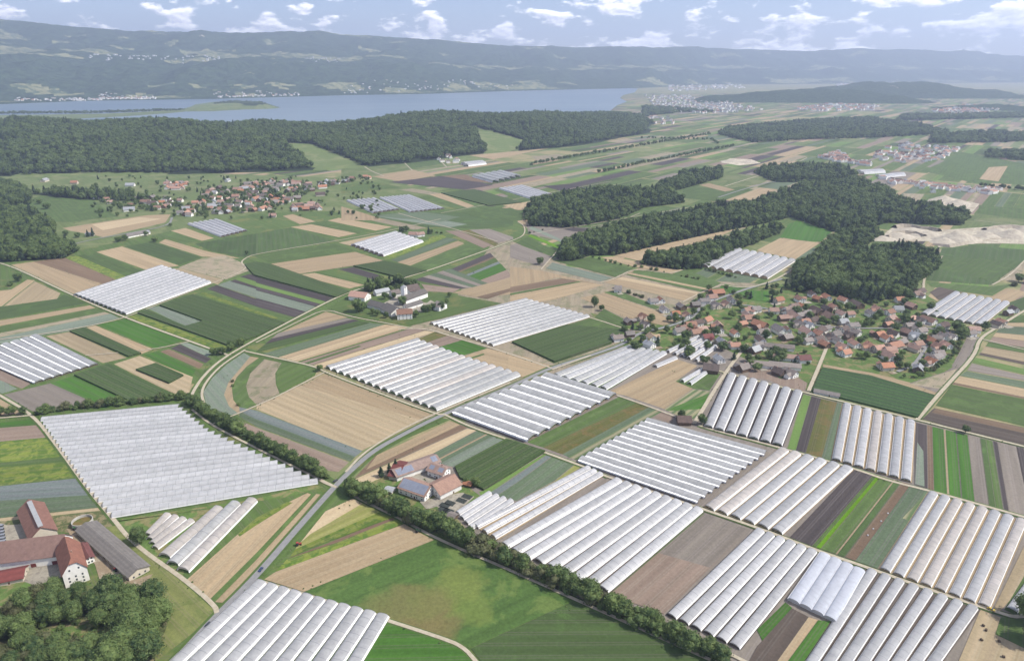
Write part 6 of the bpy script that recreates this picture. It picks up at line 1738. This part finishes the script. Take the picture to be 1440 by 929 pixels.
far_village('far_village', [[(20, 144), (150, 141.5), (150, 140), (20, 142)], [(140, 141), (220, 140), (220, 138.6), (140, 139)], [(300, 138.6), (420, 135.5), (420, 134), (300, 136.5)], [(480, 133.5), (720, 127.6), (720, 126.4), (480, 131.5)]], 330, 18, 'white lakeside villages on the far shore', 8, 'pppgto', shz)
# plateau villages on the mountain
r8 = random.Random(31)
def plateau(label, x0, x1, n, seed):
    r = random.Random(seed); vs, fs, fm = [], [], []
    for _ in range(n):
        p = r.uniform(x0, x1); Ys = G(p, interp(p, SHORE)).y; Y = Ys + r.uniform(1750, 2250)
        z = float(mountain_height(p, Y)[0]) - 4; X = (p - 720) / FPX * Y * CT; s = r.uniform(8, 13)
        b = len(vs)
        vs += [(X - s, Y - s * .5, z), (X + s, Y - s * .5, z), (X + s, Y + s * .5, z), (X - s, Y + s * .5, z), (X - s, Y - s * .5, z + 12), (X + s, Y - s * .5, z + 12), (X + s, Y + s * .5, z + 12), (X - s, Y + s * .5, z + 12), (X - s, Y, z + 18), (X + s, Y, z + 18)]
        fs += [tuple(i + b for i in f) for f in [(0, 1, 5, 4), (2, 3, 7, 6), (1, 2, 6, 9, 5), (3, 0, 4, 8, 7), (4, 5, 9, 8), (6, 7, 8, 9)]]; fm += [0] * 4 + [1] * 2
    tag(obj('far_village', mesh('far_village', vs, fs, [WMAT[0], RM['p']], fm)), label, 'village', None, 'stuff')
plateau('white village on the mountain plateau, left', 125, 310, 60, 2); plateau('white village on the mountain plateau, centre', 430, 480, 20, 3)
# ------------------------------------------------------------------ gravel pit
M_GRAVEL = plain_mat('gravel_heap', C(238, 228, 208), C(206, 196, 180), .15, .95, .1, bump=.5)
def heap(c, u, v, r, h, label):
    p = KG(c, u, v); vs, fs = [(0, 0, h)], []
    n, m_ = 18, 5
    for j in range(1, m_ + 1):
        for k in range(n):
            a = 2 * math.pi * k / n; rr = r * j / m_ * (1 + .22 * mnoise.noise(Vector((math.cos(a) * 2, math.sin(a) * 2, u))))
            vs.append((rr * math.cos(a) * 1.5, rr * math.sin(a), h * (1 - j / m_) ** 1.1 * (1 + .2 * mnoise.noise(Vector((a * 3, j, v)))) - (.5 if j == m_ else 0)))
    fs = [(0, 1 + k, 1 + (k + 1) % n) for k in range(n)] + [(1 + j * n + k, 1 + (j + 1) * n + k, 1 + (j + 1) * n + (k + 1) % n, 1 + j * n + (k + 1) % n) for j in range(m_ - 1) for k in range(n)]
    tag(obj('gravel_heap', mesh('gravel_heap', vs, fs, [M_GRAVEL], smooth=True), loc=(p.x, p.y, .1)), label, 'gravel heap')
PIT = plain_mat('pit_bank', C(222, 210, 190), C(186, 176, 160), .12, .95, .1, bump=.6)
def bank(c, pts_, h, w, label):
    P_ = [KG(c, *p) for p in pts_]; vs, fs = [], []
    for i, p in enumerate(P_):
        d_ = (P_[min(i + 1, len(P_) - 1)] - P_[max(i - 1, 0)]).normalized(); n_ = Vector((-d_.y, d_.x, 0))
        e_ = 1 + .3 * mnoise.noise(p * .03)
        vs += [tuple(p - n_ * w * e_), tuple(p - n_ * w * .3 + Vector((0, 0, h * e_))), tuple(p + n_ * w * .4 + Vector((0, 0, h * e_ * .95))), tuple(p + n_ * w * 1.6 * e_)]
    for i in range(len(P_) - 1): fs += [(i * 4 + k, i * 4 + 4 + k, i * 4 + 5 + k, i * 4 + 1 + k) for k in range(3)]
    tag(obj('gravel_bank', mesh('gravel_bank', vs, fs, [PIT], smooth=False)), label, 'gravel bank')
bank('M4', [(690, 80), (730, 74), (780, 76), (830, 84), (880, 88), (930, 100)], 7, 6, 'steep excavated bank at the back of the gravel pit')
bank('M4', [(650, 135), (690, 112), (740, 108), (800, 112), (850, 130)], 6, 6, 'curved inner terrace of the gravel pit')
bank('M4', [(900, 170), (980, 182), (1060, 168), (1130, 150)], 4, 6, 'low earth bank before the gravel pit heaps')
bank('M4', [(1180, 92), (1240, 80), (1320, 78), (1420, 84)], 6, 7, 'upper bank at the right end of the gravel pit')
for i, (u, v, r, h) in enumerate(sorted([(1030, 145, 34, 20), (960, 158, 20, 10), (1250, 110, 28, 13), (1330, 125, 28, 16), (1390, 110, 26, 18), (870, 120, 26, 9), (780, 98, 30, 9), (710, 128, 26, 10), (1190, 125, 20, 9), (620, 140, 22, 7)])):
    heap('M4', u, v, r, h, 'sandy heap in the gravel pit behind the wood, %s from left' % ORD[i])
for i, (u, v, r, h) in enumerate([(1100, 845, 26, 14), (1160, 860, 24, 12), (1050, 855, 18, 8), (210, 680, 30, 9), (280, 685, 26, 8)]):
    heap('T3', u, v, r, h, ['pale heap at the far gravel works, tallest', 'pale heap at the far gravel works, right', 'pale heap at the far gravel works, left', 'pale far sand heap near the hill road, left', 'pale far sand heap near the hill road, right'][i])
# ------------------------------------------------------------------ vehicles
M_TYRE = plain_mat('tyre', (.02, .02, .02, 1), (.03, .03, .03, 1), 2, .9, .2)
def wheel_mesh(r, w):
    n = 14; vs = []
    for y in (-w / 2, w / 2): vs += [(r * math.cos(2 * math.pi * k / n), y, r * math.sin(2 * math.pi * k / n)) for k in range(n)]
    return mesh('wheel', vs, [(k, (k + 1) % n, n + (k + 1) % n, n + k) for k in range(n)] + [tuple(range(n)), tuple(range(n, 2 * n))[::-1]], [M_TYRE])
def car(px, py, to, col, label, z=.58):
    p = G(px, py); q = G(*to); d = q - p
    e = empty('car', (p.x, p.y, z), math.atan2(d.y, d.x), label, 'car')
    m = plain_mat('car_paint', col, tuple(c * .9 for c in col[:3]) + (1,), 1, .25, .6)
    pr = [(-2.2, .35), (-2.25, .8), (-2.0, 1.0), (1.0, .98), (2.05, .85), (2.25, .6), (2.2, .35)]
    vs = [(x, s * (.88 if z > .5 else .84), z) for s in (-1, 1) for x, z in pr]; n = 7
    obj('body', mesh('body', vs, [tuple(range(n)), tuple(range(n, 2 * n))[::-1]] + [(i, n + i, n + (i + 1) % n, (i + 1) % n) for i in range(n)], [m]), e)
    cb = [(-1.9, .98), (-1.45, 1.45), (.25, 1.47), (1.05, .98)]
    vs = [(x, s * (.80 if zz < 1.2 else .66), zz) for s in (-1, 1) for x, zz in cb]
    obj('cabin', mesh('cabin', vs, [(0, 1, 2, 3), (7, 6, 5, 4)] + [(i, 4 + i, 4 + (i + 1) % 4, (i + 1) % 4) for i in range(4)], [M_GLASS]), e)
    obj('car_roof', MB().box(-1.42, .2, -.64, .64, 1.46, 1.5).mesh('car_roof', [m]), e)
    w = wheel_mesh(.33, .2)
    for x in (-1.35, 1.35):
        for y in (-.8, .8): obj('wheel', w, e, loc=(x, y, .33))
car(293, 879, (303, 868), (.03, .035, .05, 1), 'dark car on the road above the foreground tunnels')
car(367, 802, (360, 811), (.02, .04, .12, 1), 'dark blue car on the road farther up')
car(472, 677, (480, 672), (.05, .05, .05, 1), 'dark car near the track junction')
car(1393, 858, (1400, 861), (.5, .35, .04, 1), 'small yellow and dark vehicle on the track at the lower right', .7)
def tractor(p, rz, label, col=(.30, .04, .03, 1)):
    e = empty('tractor', (p.x, p.y, .3), rz, label, 'tractor')
    m = plain_mat('tractor_paint', col, tuple(c * .8 for c in col[:3]) + (1,), 1, .4, .5)
    obj('hood', MB().box(.2, 2.4, -.45, .45, .9, 1.7).mesh('hood', [m]), e); obj('chassis', MB().box(-1.4, 2.3, -.35, .35, .6, .95).mesh('chassis', [M_TYRE]), e)
    obj('cab', MB().box(-1.3, .2, -.7, .7, 1.0, 2.6).mesh('cab', [M_GLASS]), e); obj('cab_roof', MB().box(-1.45, .3, -.8, .8, 2.6, 2.78).mesh('cab_roof', [m]), e)
    wb, wf_ = wheel_mesh(.85, .5), wheel_mesh(.55, .35)
    for s in (-1, 1): obj('rear_wheel', wb, e, loc=(-.9, s * .95, .85)); obj('front_wheel', wf_, e, loc=(1.7, s * .8, .55))
tractor(KG('B2', 232, 298), .4, 'tractor in the yellow-green field by the road'); tractor(KG('B2', 885, 226), .3, 'tractor on the bare field below the tree row', (.05, .12, .05, 1))
tractor(KG('F', 985, 612), .9, 'red tractor parked before the long shed'); tractor(KG('F', 640, 268), 1.2, 'tractor beside the slurry tank', (.04, .16, .05, 1))
tractor(KG('F', 900, 505), .9, 'green tractor under the long shed eave', (.03, .12, .04, 1))
for i, (u, v) in enumerate([(1175, 740), (1190, 765), (1165, 818), (1262, 826), (1285, 910)]):
    p = KG('B4', u, v)
    o = obj('straw_bale', BALE, mat=FM['tan'] if False else M_BARK, loc=(p.x, p.y, .3), scale=(1.2, 1.2, 1.2), rot=(0, 0, rnd.uniform(0, 3))); tag(o, 'dark bale on the stubble field at lower right, %s from top' % ORD[i], 'bale', 'bales at the lower right')
for i, (u, v) in enumerate([(655, 125), (618, 168), (575, 210), (545, 245)]):
    p = KG('B4', u, v)
    e = empty('crate_pallet', (p.x, p.y, .25), .9, 'pallet of crates in the brown strip field, %s from top' % ORD[i], 'pallet', 'pallets in the brown strip')
    obj('deck', MB().box(-.6, .6, -.5, .5, 0, .15).mesh('deck', [M_WOODDOOR]), e)
    obj('crate', MB().box(-.55, -.02, -.45, .45, .15, .9).mesh('crate', [M_BALE]), e); obj('crate', MB().box(.02, .55, -.45, .45, .15, .7).mesh('crate', [M_HOOP]), e)
# ------------------------------------------------------------------ haze
hz = MB().box(-26500, 26500, -400, 26500, -3.0, 1500)
hm = bpy.data.materials.new('haze_air'); hm.use_nodes = True
hn = hm.node_tree.nodes; hn.clear()
ho = hn.new('ShaderNodeOutputMaterial'); pv = hn.new('ShaderNodeVolumePrincipled')
pv.inputs['Color'].default_value = (.62, .74, 1.0, 1)
pv.inputs['Density'].default_value = HAZE
pv.inputs['Density Attribute'].default_value = ''
pv.inputs['Temperature Attribute'].default_value = ''
pv.inputs['Anisotropy'].default_value = 0.25
hm.node_tree.links.new(pv.outputs[0], ho.inputs['Volume'])
tag(obj('haze', hz.mesh('haze', [hm])), 'pale summer haze over the whole landscape', 'haze', None, 'stuff')
print('objects', len(bpy.data.objects), 'tunnels', N_T[0])
